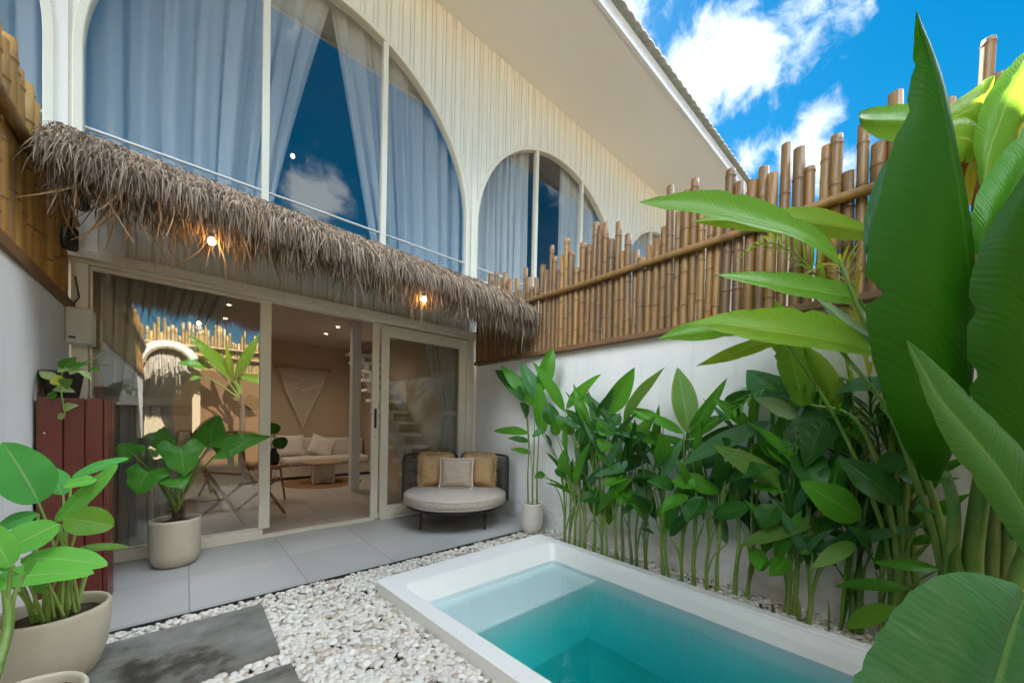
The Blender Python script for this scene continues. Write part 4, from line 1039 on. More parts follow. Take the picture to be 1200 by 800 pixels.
B2 = [(KB,*q) for q in (
 (160,255,127,70,58,'leaf_tipped'),(90,340,80,250,42,'leaf'),(145,255,0,190,26,'leaf'),(80,282,0,262,28,'leaf'),(150,265,270,205,40,'leaf'),(330,240,225,155,32,'leaf'),
 (385,220,130,345,48,'leaf_blue'),(460,215,335,155,48,'leaf_pale'),(425,185,318,80,72,'leaf_blue'),(265,205,330,135,58,'leaf_dark'),(443,350,345,255,54,'leaf'),(405,390,225,285,52,'leaf_tipped'),
 (240,420,120,360,40,'leaf'),(155,425,80,475,40,'leaf'),(147,500,80,525,22,'leaf'),(200,430,150,500,56,'leaf_dark'),(330,455,220,485,48,'leaf_dark'),(400,450,355,515,58,'leaf_dark'),
 (518,490,295,565,42,'leaf_tipped'),(345,570,350,634,38,'leaf'),(430,598,380,648,40,'leaf'),(465,290,520,430,76,'leaf_dark'),(440,405,320,400,38,'leaf'),(250,400,235,310,44,'leaf_dark'),
 (300,412,312,330,44,'leaf_dark'),(260,380,400,350,50,'leaf_dark'),(50,470,0,420,34,'leaf_dark'),(30,440,60,465,26,'leaf_dark'),(120,330,175,270,46,'leaf_dark'),(200,350,260,300,50,'leaf_dark'),
 (60,400,20,350,44,'leaf_dark'),(120,400,40,385,40,'leaf_dark'),(180,400,110,385,40,'leaf'),(290,330,250,265,46,'leaf_dark'),(380,330,320,300,44,'leaf_dark'),(60,350,110,300,40,'leaf'),(20,515,62,530,12,'leaf_dark'))]
B3 = [(KC,*q) for q in (
 (235,100,140,330,84,'leaf_dark'),(370,108,220,135,56,'leaf_blue'),(250,98,70,130,30,'leaf_bright'),(120,200,10,150,44,'leaf_pale'),(100,150,0,85,56,'leaf_blue'),(105,322,15,230,58,'leaf'),
 (392,425,225,300,76,'leaf_dark'),(285,462,125,362,76,'leaf'),(270,462,0,522,48,'leaf_tipped'),(272,522,157,592,36,'leaf_tipped'),(310,545,250,480,40,'leaf_dark'),(490,592,315,574,26,'leaf'),
 (415,645,215,636,32,'leaf'),(375,690,245,748,44,'leaf_bright'),(480,508,410,527,22,'leaf'),(480,440,420,442,34,'leaf_dark'),(95,568,50,606,42,'leaf'),(20,540,28,598,40,'leaf'),
 (70,372,0,312,48,'leaf_tipped'),(230,470,150,470,56,'leaf_dark'),(200,420,150,380,60,'leaf_dark'),(330,330,420,300,50,'leaf_dark'),(360,240,300,200,44,'leaf_dark'),(420,230,330,170,44,'leaf'),
 (300,260,240,225,40,'leaf'),(400,180,470,120,60,'leaf_dark'),(160,548,125,552,14,'leaf_dark'),(395,330,470,390,50,'leaf_dark'))]
CL = [  # feet of the stalks in the picture; label
 ([(618, 590), (624, 592), (630, 592)], 'tall slim heliconia growing from the small white pot beside the daybed'),
 ([(640, 648), (645, 650), (651, 653)], 'heliconia clump at the far pool corner, right of the small white pot'),
 ([(662, 653), (668, 655), (680, 659)], 'heliconia clump second from the far pool corner, its blades leaning towards the small pot'),
 ([(690, 661), (697, 663), (710, 666)], 'heliconia clump third from the far pool corner, with long blades leaning up the wall'),
 ([(724, 666), (736, 669), (741, 671), (754, 674)], 'stout-stemmed heliconia with two thick stalks side by side in the far half of the hedge'),
 ([(776, 677), (783, 679), (798, 683)], 'leafy heliconia in the middle of the hedge with one upright yellow-striped blade'),
 ([(813, 687), (828, 691), (840, 694)], 'crowded heliconia clump with bright green leaning stalks in the middle of the pool edge'),
 ([(863, 697), (880, 700)], 'sparse heliconia with one heart-shaped low leaf before the white wall'),
 ([(924, 721), (932, 724)], 'heliconia with thick paired stalks and a long yellow-tipped low leaf by the pool'),
 ([(947, 735)], 'slim single-stalked heliconia closest to the near pool edge, with a drooping yellowing leaf'),
 ([(1010, 706), (1021, 702)], 'leaning heliconia with brownish stalks and very dark broad leaves'),
 ([(1044, 694), (1060, 688)], 'heliconia beside the banana plant with low horizontal blades over the pebbles')]
clumps = []
for i, (ft, lb) in enumerate(CL):
    feet = []
    for (px, py) in ft:
        b = V((2.985+(px-624)*.006, 2.985-(px-624)*.006, .31)) if i == 0 else onZ(px, py, -.02)
        if i: b.x = max(2.91, min(b.x, 3.10))
        feet.append(b)
    root = thing('heliconia', lb, 'plant', feet[0], 0, 'heliconias along the white wall')
    clumps.append(dict(root=root, feet=feet, pxs=[q[0] for q in ft], fol={}, stems=MB(), leaves=[[] for q in ft]))
rh = random.Random(8)
def hedge_leaf(K, bx, by, tx, ty, w, mat):
    x0, y0, k = K; p = (x0+bx/k, y0+by/k); q = (x0+tx/k, y0+ty/k)
    XB = 2.95+rh.uniform(-.10, .08)
    P = onX(*p, XB)
    cands = [(abs(px-p[0])*(1 if i or p[0] < 634 else 2.2)*rh.uniform(.85, 1.15), i, j) for i, c_ in enumerate(clumps) for j, px in enumerate(c_['pxs'])]
    _, i, j = min(cands); c_ = clumps[i]
    XT = min(3.13, max(2.5, XB+rh.uniform(-.26, .12)))
    Q = onX(*q, XT)
    W = w/k*depth((P+Q)/2)/F*1.2
    N = tocam(P)*.75+V((rh.uniform(-.3, .3), rh.uniform(-.3, .3), rh.uniform(.2, .7)))
    leaf(c_['fol'].setdefault(mat, MB()), P, Q, W, N, rh.uniform(.05, .17), rh.uniform(.1, .35), w_lance, 16, .03, rh)
    c_['leaves'][j].append(P)
for q in B1+B2+B3: hedge_leaf(*q)
# shaded leaves behind, closing the hedge towards the wall
for ci, c_ in enumerate(clumps[1:], 1):
    for i in range(13):
        j = rh.randrange(len(c_['feet'])); f_ = c_['feet'][j]
        P = f_+V((rh.uniform(-.04, .08), rh.uniform(-.16, .16), rh.uniform(.36, 1.2))); P.x = min(3.14, P.x)
        d = V((rh.uniform(-.2, .12), rh.uniform(-.8, .8), rh.uniform(.15, 1.1))).normalized(); Q = P+d*rh.uniform(.30, .56); Q.x = min(3.18, Q.x)
        mat = rh.choice(('leaf_dark', 'leaf', 'leaf', 'leaf_blue'))
        leaf(c_['fol'].setdefault(mat, MB()), P, Q, rh.uniform(.07, .112), tocam(P)*.6+V((rh.uniform(-.5, .5), rh.uniform(-.5, .5), rh.uniform(.1, .8))), .1, .3, w_lance, 14, .03, rh)
        c_['leaves'][j].append(P)
for ci, c_ in enumerate(clumps):
    for foot, lv in zip(c_['feet'], c_['leaves']):
        if not lv: lv = [foot+V((0, 0, .7))]
        cen = sum(lv, V((0, 0, 0)))/len(lv); hh = max(.28, (cen.z-foot.z)*.72)
        topp = foot+V(((cen.x-foot.x)*.4, (cen.y-foot.y)*.4, hh)); r_ = rh.uniform(.013, .019) if ci else .011
        pts = [foot.lerp(topp, i/10)+V((.004*math.sin(i*.9), .008*math.sin(i*.6+ci), 0)) for i in range(11)]
        c_['stems'].tube(pts, [r_*(1-.5*(i/10)) for i in range(11)], 9)
        for P in lv:                                  # leaf stalks leave the sheath one above the other
            t = min(.97, max(.25, (P.z-.34-foot.z)/hh)); s0 = pts[int(t*10)]
            m_ = s0.lerp(P, .5)+V((0, 0, .03)); m_.y = lerp(m_.y, s0.y, .35)
            c_['stems'].tube([cat_rom([s0, m_, P], i/10) for i in range(11)], [r_*.42*(1-i/10)+.0032 for i in range(11)], 7)
    c_['stems'].build('stalks', M['stem_dark' if ci in (4, 10) else 'stem'], c_['root'])
    for mat, mb in c_['fol'].items(): mb.build('foliage', M[mat], c_['root'])
# cut stubs and fresh shoots in the pebbles
for (px, py, h, r_, m_, lb) in ((892, 716, .05, .012, 'bark', 'short cut brown stub in the pebbles, left of a pair'), (906, 718, .055, .013, 'bark', 'short cut brown stub in the pebbles, right of a pair'),
                                (936, 728, .17, .012, 'stem', 'pointed green shoot beside the thick paired stalks'), (971, 738, .20, .007, 'stem_dark', 'dark pointed shoot standing alone before the white wall'),
                                (724, 660, .12, .008, 'stem', 'thin pointed shoot near the stout-stemmed heliconia')):
    b = onZ(px, py, -.02); b.x = min(3.15, b.x)
    tag(MB().tube([b, b+V((0, 0, h*.6)), b+V((.004, .01, h))], [r_, r_*.75, r_*(.8 if m_ == 'bark' else .08)], 8).build('plant_shoot', M[m_]), lb, 'shoot')

# ================================================================== POTS
def pot(name, label, loc, prof_, mat, soil_r, soil_z, seg=44):
    p = thing(name, label, 'pot', loc)
    MB().lathe(prof_, (0, 0, 0), seg).build('body', M[mat], p, 0, False)
    mb = MB(); rr = random.Random(int(loc[0]*1000)); rows = []
    for i in range(8):
        r_ = soil_r*i/7; rows.append([V((r_*math.cos(2*PI*k/28), r_*math.sin(2*PI*k/28), soil_z+rr.uniform(-.006, .006)*(i > 0))) for k in range(28)])
    mb.grid(rows, True, True).build('soil', M['soil'], p, 0, False)
    return p
# philodendron pot
pc = (-.052, 4.135, 0)
pot('plant_pot', 'cream cylindrical pot with rounded foot standing on the patio by the glass', pc, [(0, 0), (.105, 0), (.135, .02), (.155, .06), (.163, .12), (.166, .36), (.166, .382), (.160, .39), (.148, .386), (.145, .33)], 'pot_ceramic', .147, .345)
ph = thing('philodendron', 'glossy philodendron with lobed arrow leaves in the cream pot by the glass', 'plant', (pc[0], pc[1], .345))
KP = (120, 460, 3.333)
def heart(t):                                          # arrow-shaped blade: wide shoulders, long point
    return (max(0, 1-t)**.75)*(.62+.6*min(1, t*5)) if t > .0 else .6
def philo_leaf(bx, by, tx, ty, w, Y, dY, roll, mat='leaf_philo'):
    x0, y0, k = KP; P = onY(x0+bx/k, y0+by/k, Y); Q = onY(x0+tx/k, y0+ty/k, Y+dY)
    T = (Q-P).normalized(); N = (tocam(P)*.8+V((roll, 0, .55))).normalized(); N = (N-T*N.dot(T)).normalized(); S = T.cross(N)
    L = (Q-P).length; W = w/k*depth(P)/F
    rows = []; uvs = []; n = 20; hs = [-1, -.75, -.5, -.25, 0, .25, .5, .75, 1]
    for i in range(n+1):
        t = i/n; row = []
        for h in hs:
            a = abs(h); wd = W/2*heart(t)*(1+.10*math.sin(11*t+.6*(h > 0)))
            back = -.30*L*max(0, 1-t*2.6)*a**1.3       # basal lobes swept behind the stalk
            p = P+T*(L*t+back)+S*h*wd+N*(.10*L*math.sin(PI*t)*1.0+.22*wd*a-.25*wd*a*a+.03*L*math.sin(9*t+2*h)*a)
            row.append(p); uvs.append((t, .5+.5*h))
        rows.append(row)
    MB().grid(rows, True, False, uvs).build('leaf', M[mat], ph)
    c0 = V((pc[0]+R.uniform(-.03, .03), pc[1]+R.uniform(-.03, .03), .43)); m_ = c0.lerp(P, .5)+V((0, 0, .05))
    stalk(ph, (c0, m_, P+N*.0), .010, .006)
philo_leaf(305, 212, 320, 328, 135, 3.98, -.06, 0)
philo_leaf(470, 218, 655, 170, 92, 4.05, .02, .3)
philo_leaf(418, 205, 455, 88, 125, 4.2, .03, -.3)
philo_leaf(178, 308, 135, 400, 130, 4.0, -.06, -.3)
philo_leaf(285, 335, 310, 375, 95, 3.96, -.08, 0)
philo_leaf(240, 200, 225, 140, 70, 4.15, .0, -.2)
philo_leaf(205, 330, 245, 300, 100, 4.1, .06, .1)
philo_leaf(120, 240, 62, 200, 90, 4.1, -.02, -.4)
tm_ = MB().tube([(pc[0], pc[1], .33), (pc[0]+.008, pc[1], .40), (pc[0]+.012, pc[1]-.005, .46)], [.032, .03, .018], 10)
rr = random.Random(4)
for i in range(70):
    a = rr.uniform(0, 6.28); z = rr.uniform(.35, .47); d = V((math.cos(a), math.sin(a), rr.uniform(-.3, .7))).normalized(); p = V((pc[0]+.008, pc[1], z))+d*.022
    tm_.tube([p, p+d*rr.uniform(.015, .04), p+d*.035+V((0, 0, rr.uniform(-.03, .02)))], [.005, .003, .001], 5)
tm_.build('trunk', M['bark'], ph)

# big pots at the lower left
def bowl(r, h): return [(0, 0), (r*.50, 0), (r*.62, h*.03), (r*.80, h*.18), (r*.93, h*.42), (r*.985, h*.70), (r, h*.93), (r*.995, h*.975), (r*.97, h), (r*.92, h), (r*.885, h*.97), (r*.87, h*.82)]
p1c = (-.45, 2.66, -.01)
pot('plant_pot', 'large cream bowl pot in front of the red cabinet', p1c, bowl(.186, .35), 'pot_ceramic', .165, .295, 56)
p2c = (-.412, 1.99, .0)
pot('plant_pot', 'cream bowl pot cropped by the bottom left corner', p2c, bowl(.158, .28), 'pot_ceramic', .14, .245, 56)
KL = (0, 440, 2.857)
bpx = thing('calathea_plant', 'broad-leaved green plant growing in the large cream bowl pot', 'plant', (p1c[0], p1c[1], .31))
rl = random.Random(14)
def pot_leaf(bx, by, tx, ty, w, Db, Dt, mat='leaf_pot', tiltv=(0, 0, .5), sag=.08, foot=None, prof_=w_oval, fold=.18):
    x0, y0, k = KL; P = at(x0+bx/k, y0+by/k, Db); Q = at(x0+tx/k, y0+ty/k, Dt)
    W = w/k*(Db+Dt)/2/F*1.1
    mb = MB(); leaf(mb, P, Q, W, tocam(P)*.7+V(tiltv), sag, fold, prof_, 22, .02, rl); mb.build('leaf', M[mat], bpx)
    f_ = V((p1c[0]+rl.uniform(-.06, .08), p1c[1]+rl.uniform(-.05, .07), .31)) if foot is None else V(foot)
    stalk(bpx, (f_, f_.lerp(P, .5)+V((0, 0, .06)), P), .0065, .0038, 'stem_pale')
pot_leaf(130, 425, 8, 222, 128, 1.66, 1.55, 'leaf_pot_blue', (.2, 0, .1))
pot_leaf(212, 400, 152, 305, 62, 1.74, 1.80, 'leaf_pot_blue')
pot_leaf(325, 350, 212, 370, 48, 1.72, 1.66, 'leaf_pot', (0, 0, .9))
pot_leaf(185, 490, 396, 293, 44, 1.66, 1.78, 'leaf_pot', (.4, 0, .4), .06)
pot_leaf(240, 345, 432, 276, 40, 1.74, 1.86, 'leaf_pot_blue', (0, 0, .8), .12)
pot_leaf(218, 478, 382, 505, 92, 1.66, 1.74, 'leaf_bright', (.2, 0, .2))
pot_leaf(128, 462, -20, 520, 58, 1.66, 1.58, 'leaf_pot_blue', (0, 0, .8))
pot_leaf(197, 496, -8, 600, 96, 1.62, 1.50, 'leaf_pot', (0, 0, .5))
pot_leaf(72, 612, 362, 636, 84, 1.56, 1.66, 'leaf_pot', (0, 0, .7), .12)
pot_leaf(-40, 690, 316, 660, 86, 1.46, 1.58, 'leaf_pot', (0, 0, .7), .12)
pot_leaf(262, 578, 432, 574, 30, 1.66, 1.76, 'leaf_tipped', (0, 0, .9), .05)
pot_leaf(150, 706, 108, 716, 52, 1.62, 1.58, 'leaf_pot', (0, 0, .4))
pot_leaf(40, 650, -60, 640, 60, 1.46, 1.36, 'leaf_pot_blue', (0, 0, .6))
for (x, y, a, r_) in ((-.02, 0, 0, .016), (.03, .02, .06, .014), (.06, .05, .1, .012), (-.06, .03, -.1, .011), (.01, .06, .02, .012)):
    stalk(bpx, ((p1c[0]+x, p1c[1]+y, .28), (p1c[0]+x+a*.2, p1c[1]+y, .40), (p1c[0]+x+a*.6, p1c[1]+y, .56)), r_, r_*.6, 'stem_pale')
yb = thing('cane_plant', 'yellow-green cane plant in the cropped bowl pot at the bottom left corner', 'plant', (p2c[0], p2c[1], .25))
c0 = V((p2c[0]-.08, p2c[1]+.02, .25))
for pts, r_, m_ in (((c0, at(8, 740, 1.33), at(6, 690, 1.36)), .017, 'stem'), ((c0+V((.01, .01, 0)), at(12, 740, 1.36), at(16, 700, 1.38), at(30, 672, 1.42)), .009, 'stem'), ((c0, at(6, 740, 1.33), at(10, 690, 1.36), at(12, 664, 1.36)), .009, 'stem')):
    stalk(yb, pts, r_, r_*.55, m_)
for b_, t_, w in (((30, 672), (44, 655), 10), ((12, 664), (-20, 610), 26), ((6, 690), (-30, 690), 24)):
    mb = MB(); P, Q = at(*b_, 1.42), at(*t_, 1.4); leaf(mb, P, Q, w/F*1.5, tocam(P)+V((0, 0, .5)), .1, .2, w_oval, 14, .02, rl); mb.build('leaf', M['leaf_pot'], yb)
# pothos in a black pot on the cabinet
pp = (-.575, 3.62, 1.336)
bk = thing('hanging_pot', 'black plastic pot standing on top of the red cabinet', 'pot', pp)
MB().lathe([(0, 0), (.062, 0), (.068, .004), (.088, .145), (.096, .150), (.096, .162), (.086, .162), (.082, .12), (0, .12)], (0, 0, 0), 32).build('body', M['black_plastic'], bk, 0, False)
pt_ = thing('pothos', 'variegated pothos trailing from the black pot over the red cabinet', 'plant', (pp[0], pp[1], pp[2]+.12))
KO = (0, 380, 4.444); rq = random.Random(3)
def pothos(bx, by, tx, ty, w, D, mat='leaf_pothos', dd=0):
    x0, y0, k = KO; P = at(x0+bx/k, y0+by/k, D); Q = at(x0+tx/k, y0+ty/k, D+dd); W = w/k*D/F*1.1
    mb = MB(); leaf(mb, P, Q, W, tocam(P)*.8+V((0, 0, .3)), .1, .25, lambda t: max(0, math.sin(PI*t**.62))**.8*(1-.1*t), 12, .02, rq); mb.build('leaf', M[mat], pt_)
for a in ((285,285,205,245,48),(325,235,400,170,60,),(370,225,455,205,38),(330,290,285,275,0.1),(285,330,395,355,46),(300,370,235,380,44),(330,440,412,420,44),(340,470,300,490,34),(470,235,530,238,22),(360,250,430,235,36),(300,240,370,235,34),(425,240,480,290,30)):
    if a[4] > 1: pothos(*a, 2.22, rq.choice(('leaf_pothos', 'leaf_pothos', 'leaf')))
pothos(310, 320, 300, 262, 58, 2.2, 'leaf_yellow'); pothos(325, 320, 378, 285, 56, 2.2, 'leaf_tipped')
def vine(pts, r_):
    x0, y0, k = KO; P = [at(x0+a/k, y0+b/k, d) for a, b, d in pts]; stalk(pt_, P, r_, r_*.7, 'stem')
vine(((330, 235, 2.3), (322, 260, 2.22), (318, 340, 2.2), (332, 430, 2.2), (338, 470, 2.2)), .005)
vine(((400, 210, 2.32), (470, 185, 2.35), (550, 150, 2.4), (510, 125, 2.42), (455, 115, 2.42)), .004)
vine(((380, 225, 2.32), (440, 210, 2.35), (500, 205, 2.38), (570, 215, 2.4)), .004)
# small white pot by the daybed
spc = (2.985, 2.985, -.02)
pot('plant_pot', 'small white pot between the daybed and the pool corner', spc, [(0, 0), (.08, 0), (.10, .015), (.118, .08), (.122, .2), (.12, .33), (.122, .345), (.112, .35), (.104, .345), (.102, .30)], 'small_pot', .104, .31, 36)
# monstera leaves in a vase on the side table
va_ = thing('vase', 'dark vase standing on the small side table behind the mullion', 'vase', (.98, 6.35, .543))
MB().lathe([(0, 0), (.05, 0), (.075, .06), (.07, .14), (.035, .2), (.04, .24), (.03, .24), (.028, .2)], (0, 0, 0), 24).build('body', M['black_plastic'], va_, 0, False)
mo = thing('monstera_stem', 'dark monstera leaves standing in the vase behind the mullion', 'plant', (.98, 6.35, .75))
for (bx, by, tx, ty) in ((326, 512, 331, 526), (322, 508, 316, 495), (300, 480, 292, 462)):
    P, Q = onY(bx, by, 6.3), onY(tx, ty, 6.25); mb = MB(); leaf(mb, P, Q, .20, tocam(P), .1, .2, w_oval, 14, .05, rq); mb.build('leaf', M['leaf_dark'], mo)
    stalk(mo, (V((.98, 6.35, .72)), V((.98, 6.35, .72)).lerp(P, .5)+V((0, 0, .06)), P), .006, .004, 'stem_dark')
# banana plant at the far end, mirrored in the glass
rb = thing('banana_plant', 'young banana plant with a dark trunk mirrored in the left glass pane', 'plant', (1.02, -1.85, 0))
stalk(rb, ((1.02, -1.85, -.05), (1.03, -1.85, .9), (1.02, -1.86, 1.75)), .075, .05, 'bark', 'trunk')
for bx, by, tx, ty, w, m_ in ((274, 445, 220, 392, 26, 'leaf_bright'), (276, 444, 304, 392, 20, 'leaf_bright'), (272, 446, 264, 402, 12, 'leaf_lime'), (280, 440, 318, 452, 20, 'leaf_bright'), (250, 430, 208, 425, 22, 'leaf'), (236, 440, 222, 446, 10, 'leaf')):
    # points read in the mirror: the glass plane is the facade
    P, Q = onY(bx, by, 2*FY+1.86), onY(tx, ty, 2*FY+1.75); P.y = 2*FY-P.y; Q.y = 2*FY-Q.y
    mb = MB(); leaf(mb, P, Q, w*.012, V((0, 1, .5)), .12, .25, w_lance, 16, .04, rq); mb.build('leaf', M[m_], rb)
    stalk(rb, ((1.02, -1.86, 1.6), V((1.02, -1.86, 1.75)).lerp(P, .6), P), .02, .01)

# ================================================================== DAYBED
db = thing('daybed', 'round taupe daybed with black rope backrests in the patio corner', 'daybed', (2.50, 3.84, 0), rad(-37))
RB = .60
ring_ = [(RB*.95*math.cos(2*PI*i/48), RB*.95*math.sin(2*PI*i/48), .235) for i in range(49)]
MB().tube(ring_, .014, 8, False).build('base_ring', M['black_metal'], db, 0, False)
MB().lathe([(0, .225), (RB*.93, .225), (RB*.93, .25), (0, .25)], (0, 0, 0), 48).build('base_panel', M['black_metal'], db, 0, False)
for x, y in ((-.365, -.34), (.365, -.34), (-.365, .34), (.365, .34)):
    MB().tube([(x, y, .0), (x*.98, y*.98, .23)], .013, 10).build('leg', M['black_metal'], db, 0, False)
cu_ = MB().lathe([(0, .252), (RB*.97, .252), (RB*1.01, .268), (RB*1.03, .30), (RB*1.03, .345), (RB*1.01, .372), (RB*.975, .385), (RB*.9, .392), (0, .397)], (0, 0, 0), 64).build('cushion', M['taupe_fabric'], db, 0, False)
for z in (.275, .362): MB().tube([(RB*1.018*math.cos(2*PI*i/64), RB*1.018*math.sin(2*PI*i/64), z) for i in range(65)], .006, 6, False).build('piping', M['taupe_fabric'], cu_, 0, False)
def arc(a, z, r_=RB*1.08): return V((r_*math.cos(rad(a)), r_*math.sin(rad(a)), z))
for a0, a1 in ((93, 176), (4, 87)):
    pts = []; zt, zb = .80, .255; rc = 7
    pts += [arc(a0, zb), arc(a0, zt-.07)]
    for k in range(1, 6): t = k/6*PI/2; pts.append(arc(a0+rc*(1-math.cos(t)), zt-.07+.07*math.sin(t)))
    for k in range(17): pts.append(arc(a0+rc+(a1-a0-2*rc)*k/16, zt))
    for k in range(1, 6): t = k/6*PI/2; pts.append(arc(a1-rc*(1-math.sin(t)), zt-.07+.07*math.cos(t)))
    pts += [arc(a1, zt-.07), arc(a1, zb)]
    bf = MB().tube(pts, .013, 9).build('backrest', M['black_metal'], db, 0, False)
    rm = MB(); n = 38
    for k in range(1, n):
        a = a0+(a1-a0)*k/n; e = min(a-a0, a1-a); top_ = zt-.005 if e > rc else zt-.07+.07*math.sqrt(max(0, 1-((rc-e)/rc)**2))-.005
        rm.tube([arc(a, zb), arc(a+.35, (zb+top_)/2), arc(a, top_)], .0042, 5, False)
    for z in (.42, .58, .70): rm.tube([arc(a0+(a1-a0)*k/20, z) for k in range(21)], .004, 5, False)
    rm.build('rope_weave', M['rope'], bf, 0, False)
dm = Matrix.Translation((2.50, 3.84, 0)) @ Matrix.Rotation(rad(-37), 4, 'Z')
def on_bed(x, y, z): return dm @ V((x, y, z))
pillow('throw_pillow', 'tan burlap pillow with frayed edge at the left of the daybed', on_bed(-.27, .27, .60), (rad(-13), 0, rad(-37+14)), .42, .42, .15, M['tan_fabric'], None, True)
pillow('throw_pillow', 'tan burlap pillow with frayed edge at the right of the daybed', on_bed(.28, .27, .60), (rad(-13), 0, rad(-37-14)), .42, .42, .15, M['tan_fabric'], None, True)
pillow('throw_pillow', 'striped taupe pillow with a pale border in the middle of the daybed', on_bed(0, .10, .585), (rad(-16), 0, rad(-37)), .41, .38, .14, M['stripe_fabric'], M['fringe'])

# ================================================================== SKY, SUN, CAMERA
SUN_EL, SUN_AZ = 51.0, 22.0                           # azimuth from the house direction towards the right
w = bpy.data.worlds.new('World'); bpy.context.scene.world = w; w.use_nodes = True
nt = w.node_tree; nt.nodes.clear()
def wn(typ, **kw):
    nd = nt.nodes.new(typ)
    for k, v in kw.items(): setattr(nd, k, v)
    return nd
L_ = nt.links.new
sky = wn('ShaderNodeTexSky', sky_type='NISHITA', sun_disc=False, sun_elevation=rad(SUN_EL), sun_rotation=rad(SUN_AZ), altitude=0, air_density=1.0, dust_density=.3, ozone_density=2.0)
hs = wn('ShaderNodeHueSaturation'); hs.inputs['Saturation'].default_value = SKY_SAT; hs.inputs['Hue'].default_value = SKY_HUE; hs.inputs['Value'].default_value = SKY_VAL; L_(sky.outputs[0], hs.inputs['Color'])
tc = wn('ShaderNodeTexCoord'); nrm_ = wn('ShaderNodeVectorMath', operation='NORMALIZE'); L_(tc.outputs['Generated'], nrm_.inputs[0])
def mth(op, a, b=None, c=None):
    nd = wn('ShaderNodeMath', operation=op)
    for i, x in enumerate((a, b, c)):
        if x is None: continue
        if isinstance(x, (int, float)): nd.inputs[i].default_value = x
        else: L_(x, nd.inputs[i])
    return nd.outputs[0]
warp = wn('ShaderNodeTexNoise'); warp.inputs['Scale'].default_value = 6; warp.inputs['Detail'].default_value = 3; L_(nrm_.outputs[0], warp.inputs['Vector'])
wv_ = wn('ShaderNodeVectorMath', operation='MULTIPLY_ADD'); L_(warp.outputs[1], wv_.inputs[0]); wv_.inputs[1].default_value = (.14, .14, .14); L_(nrm_.outputs[0], wv_.inputs[2])
n1 = wn('ShaderNodeTexNoise'); n1.inputs['Scale'].default_value = 9.5; n1.inputs['Detail'].default_value = 9; n1.inputs['Roughness'].default_value = .62; L_(wv_.outputs[0], n1.inputs['Vector'])
mask = None
def mirror(v): return V((v.x, -v.y, v.z))
fill_mask = None
blobs = [(ray(868, 62), .125, 1.0), (ray(800, 90), .10, .85), (ray(935, 18), .11, .85), (ray(960, 146), .06, .85), (ray(875, 178), .06, .9), (ray(950, 195), .09, 1.0), (ray(745, 5), .08, 1.0), (ray(990, 175), .06, .6), (ray(1020, 5), .05, .4), (ray(1030, 62), .04, .25),
         (mirror(ray(368, 232)), .10, 1.1), (mirror(ray(175, 165)), .09, .7), (mirror(ray(240, 200)), .06, .5), (mirror(ray(420, 215)), .07, .6)] + FILL_CLOUDS
for d, r_, a in blobs:
    d = V(d).normalized()
    sub = wn('ShaderNodeVectorMath', operation='DISTANCE'); L_(nrm_.outputs[0], sub.inputs[0]); sub.inputs[1].default_value = d
    q = mth('MULTIPLY', mth('MAXIMUM', mth('SUBTRACT', 1.0, mth('DIVIDE', sub.outputs['Value'], r_*1.35)), 0.0), a)
    mask = q if mask is None else mth('MAXIMUM', mask, q)
    if a >= 1.3: fill_mask = q if fill_mask is None else mth('MAXIMUM', fill_mask, q)  # only the added fill clouds get the extra brightness
dens = mth('ADD', mth('MULTIPLY', mask, .62), mth('MULTIPLY', mth('SUBTRACT', n1.outputs[0], .5), 1.35))
dens = mth('MULTIPLY', dens, mth('MINIMUM', mth('MULTIPLY', mask, 6.0), 1.0))
rp_ = wn('ShaderNodeMapRange', interpolation_type='SMOOTHSTEP'); rp_.inputs['From Min'].default_value = .29; rp_.inputs['From Max'].default_value = .62; L_(dens, rp_.inputs['Value'])
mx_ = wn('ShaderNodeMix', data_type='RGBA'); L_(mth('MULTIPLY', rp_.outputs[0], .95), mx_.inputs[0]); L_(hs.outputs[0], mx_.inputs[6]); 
zr = wn('ShaderNodeMapRange', interpolation_type='SMOOTHSTEP'); L_(fill_mask, zr.inputs['Value'])
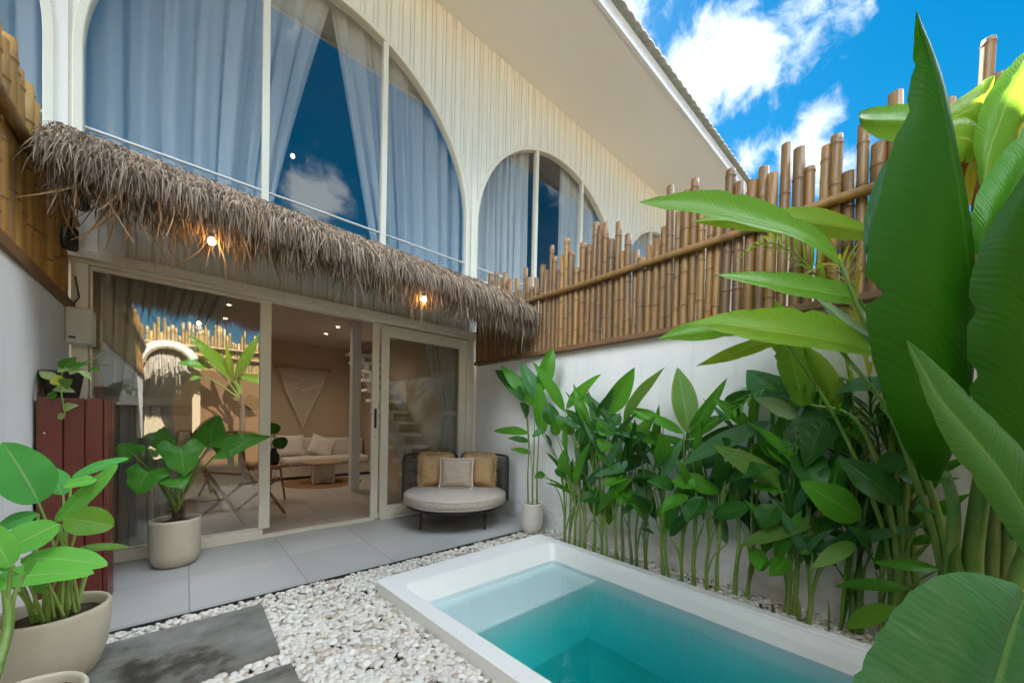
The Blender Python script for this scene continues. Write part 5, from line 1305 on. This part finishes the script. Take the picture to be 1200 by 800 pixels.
zr.inputs['From Min'].default_value = .25; zr.inputs['From Max'].default_value = .9; zr.inputs['To Min'].default_value = 1; zr.inputs['To Max'].default_value = FILL_CLOUD_GAIN
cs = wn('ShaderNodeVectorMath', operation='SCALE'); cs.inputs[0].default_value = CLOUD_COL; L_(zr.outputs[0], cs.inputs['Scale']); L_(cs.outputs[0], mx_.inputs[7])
bg = wn('ShaderNodeBackground'); bg.inputs['Strength'].default_value = SKY_STR; L_(mx_.outputs[2], bg.inputs['Color'])
wo = wn('ShaderNodeOutputWorld'); L_(bg.outputs[0], wo.inputs['Surface'])

sd = V((math.sin(rad(SUN_AZ))*math.cos(rad(SUN_EL)), math.cos(rad(SUN_AZ))*math.cos(rad(SUN_EL)), math.sin(rad(SUN_EL))))
sl = bpy.data.lights.new('sun', 'SUN'); sl.energy = SUN_E; sl.angle = rad(.53); sl.color = (1, .955, .87)
so = bpy.data.objects.new('sun', sl); C.objects.link(so); so.rotation_euler = (-sd).to_track_quat('-Z', 'Y').to_euler(); so.location = (3, 10, 20)

cd = bpy.data.cameras.new('camera'); cd.sensor_width = 36; cd.lens = 36*F/1200; cd.shift_y = (CY-400)/1200; cd.clip_start = .02; cd.clip_end = 1000
co = bpy.data.objects.new('camera', cd); C.objects.link(co)
co.matrix_world = Matrix(((cr.x, cu.x, -cf.x, 0), (cr.y, cu.y, -cf.y, 0), (cr.z, cu.z, -cf.z, H), (0, 0, 0, 1)))
sc = bpy.context.scene; sc.camera = co
sc.view_settings.view_transform = 'Standard'; sc.view_settings.look = 'None'; sc.view_settings.exposure = EXPO; sc.view_settings.gamma = 1
sc.render.engine = 'CYCLES'
cy = sc.cycles; cy.use_denoising = True; cy.denoiser = 'OPENIMAGEDENOISE'
cy.max_bounces = 9; cy.diffuse_bounces = 5; cy.glossy_bounces = 4; cy.transmission_bounces = 4; cy.transparent_max_bounces = 24; cy.volume_bounces = 0
cy.caustics_reflective = False; cy.caustics_refractive = False; cy.sample_clamp_indirect = 6; cy.use_adaptive_sampling = True; cy.adaptive_threshold = .02
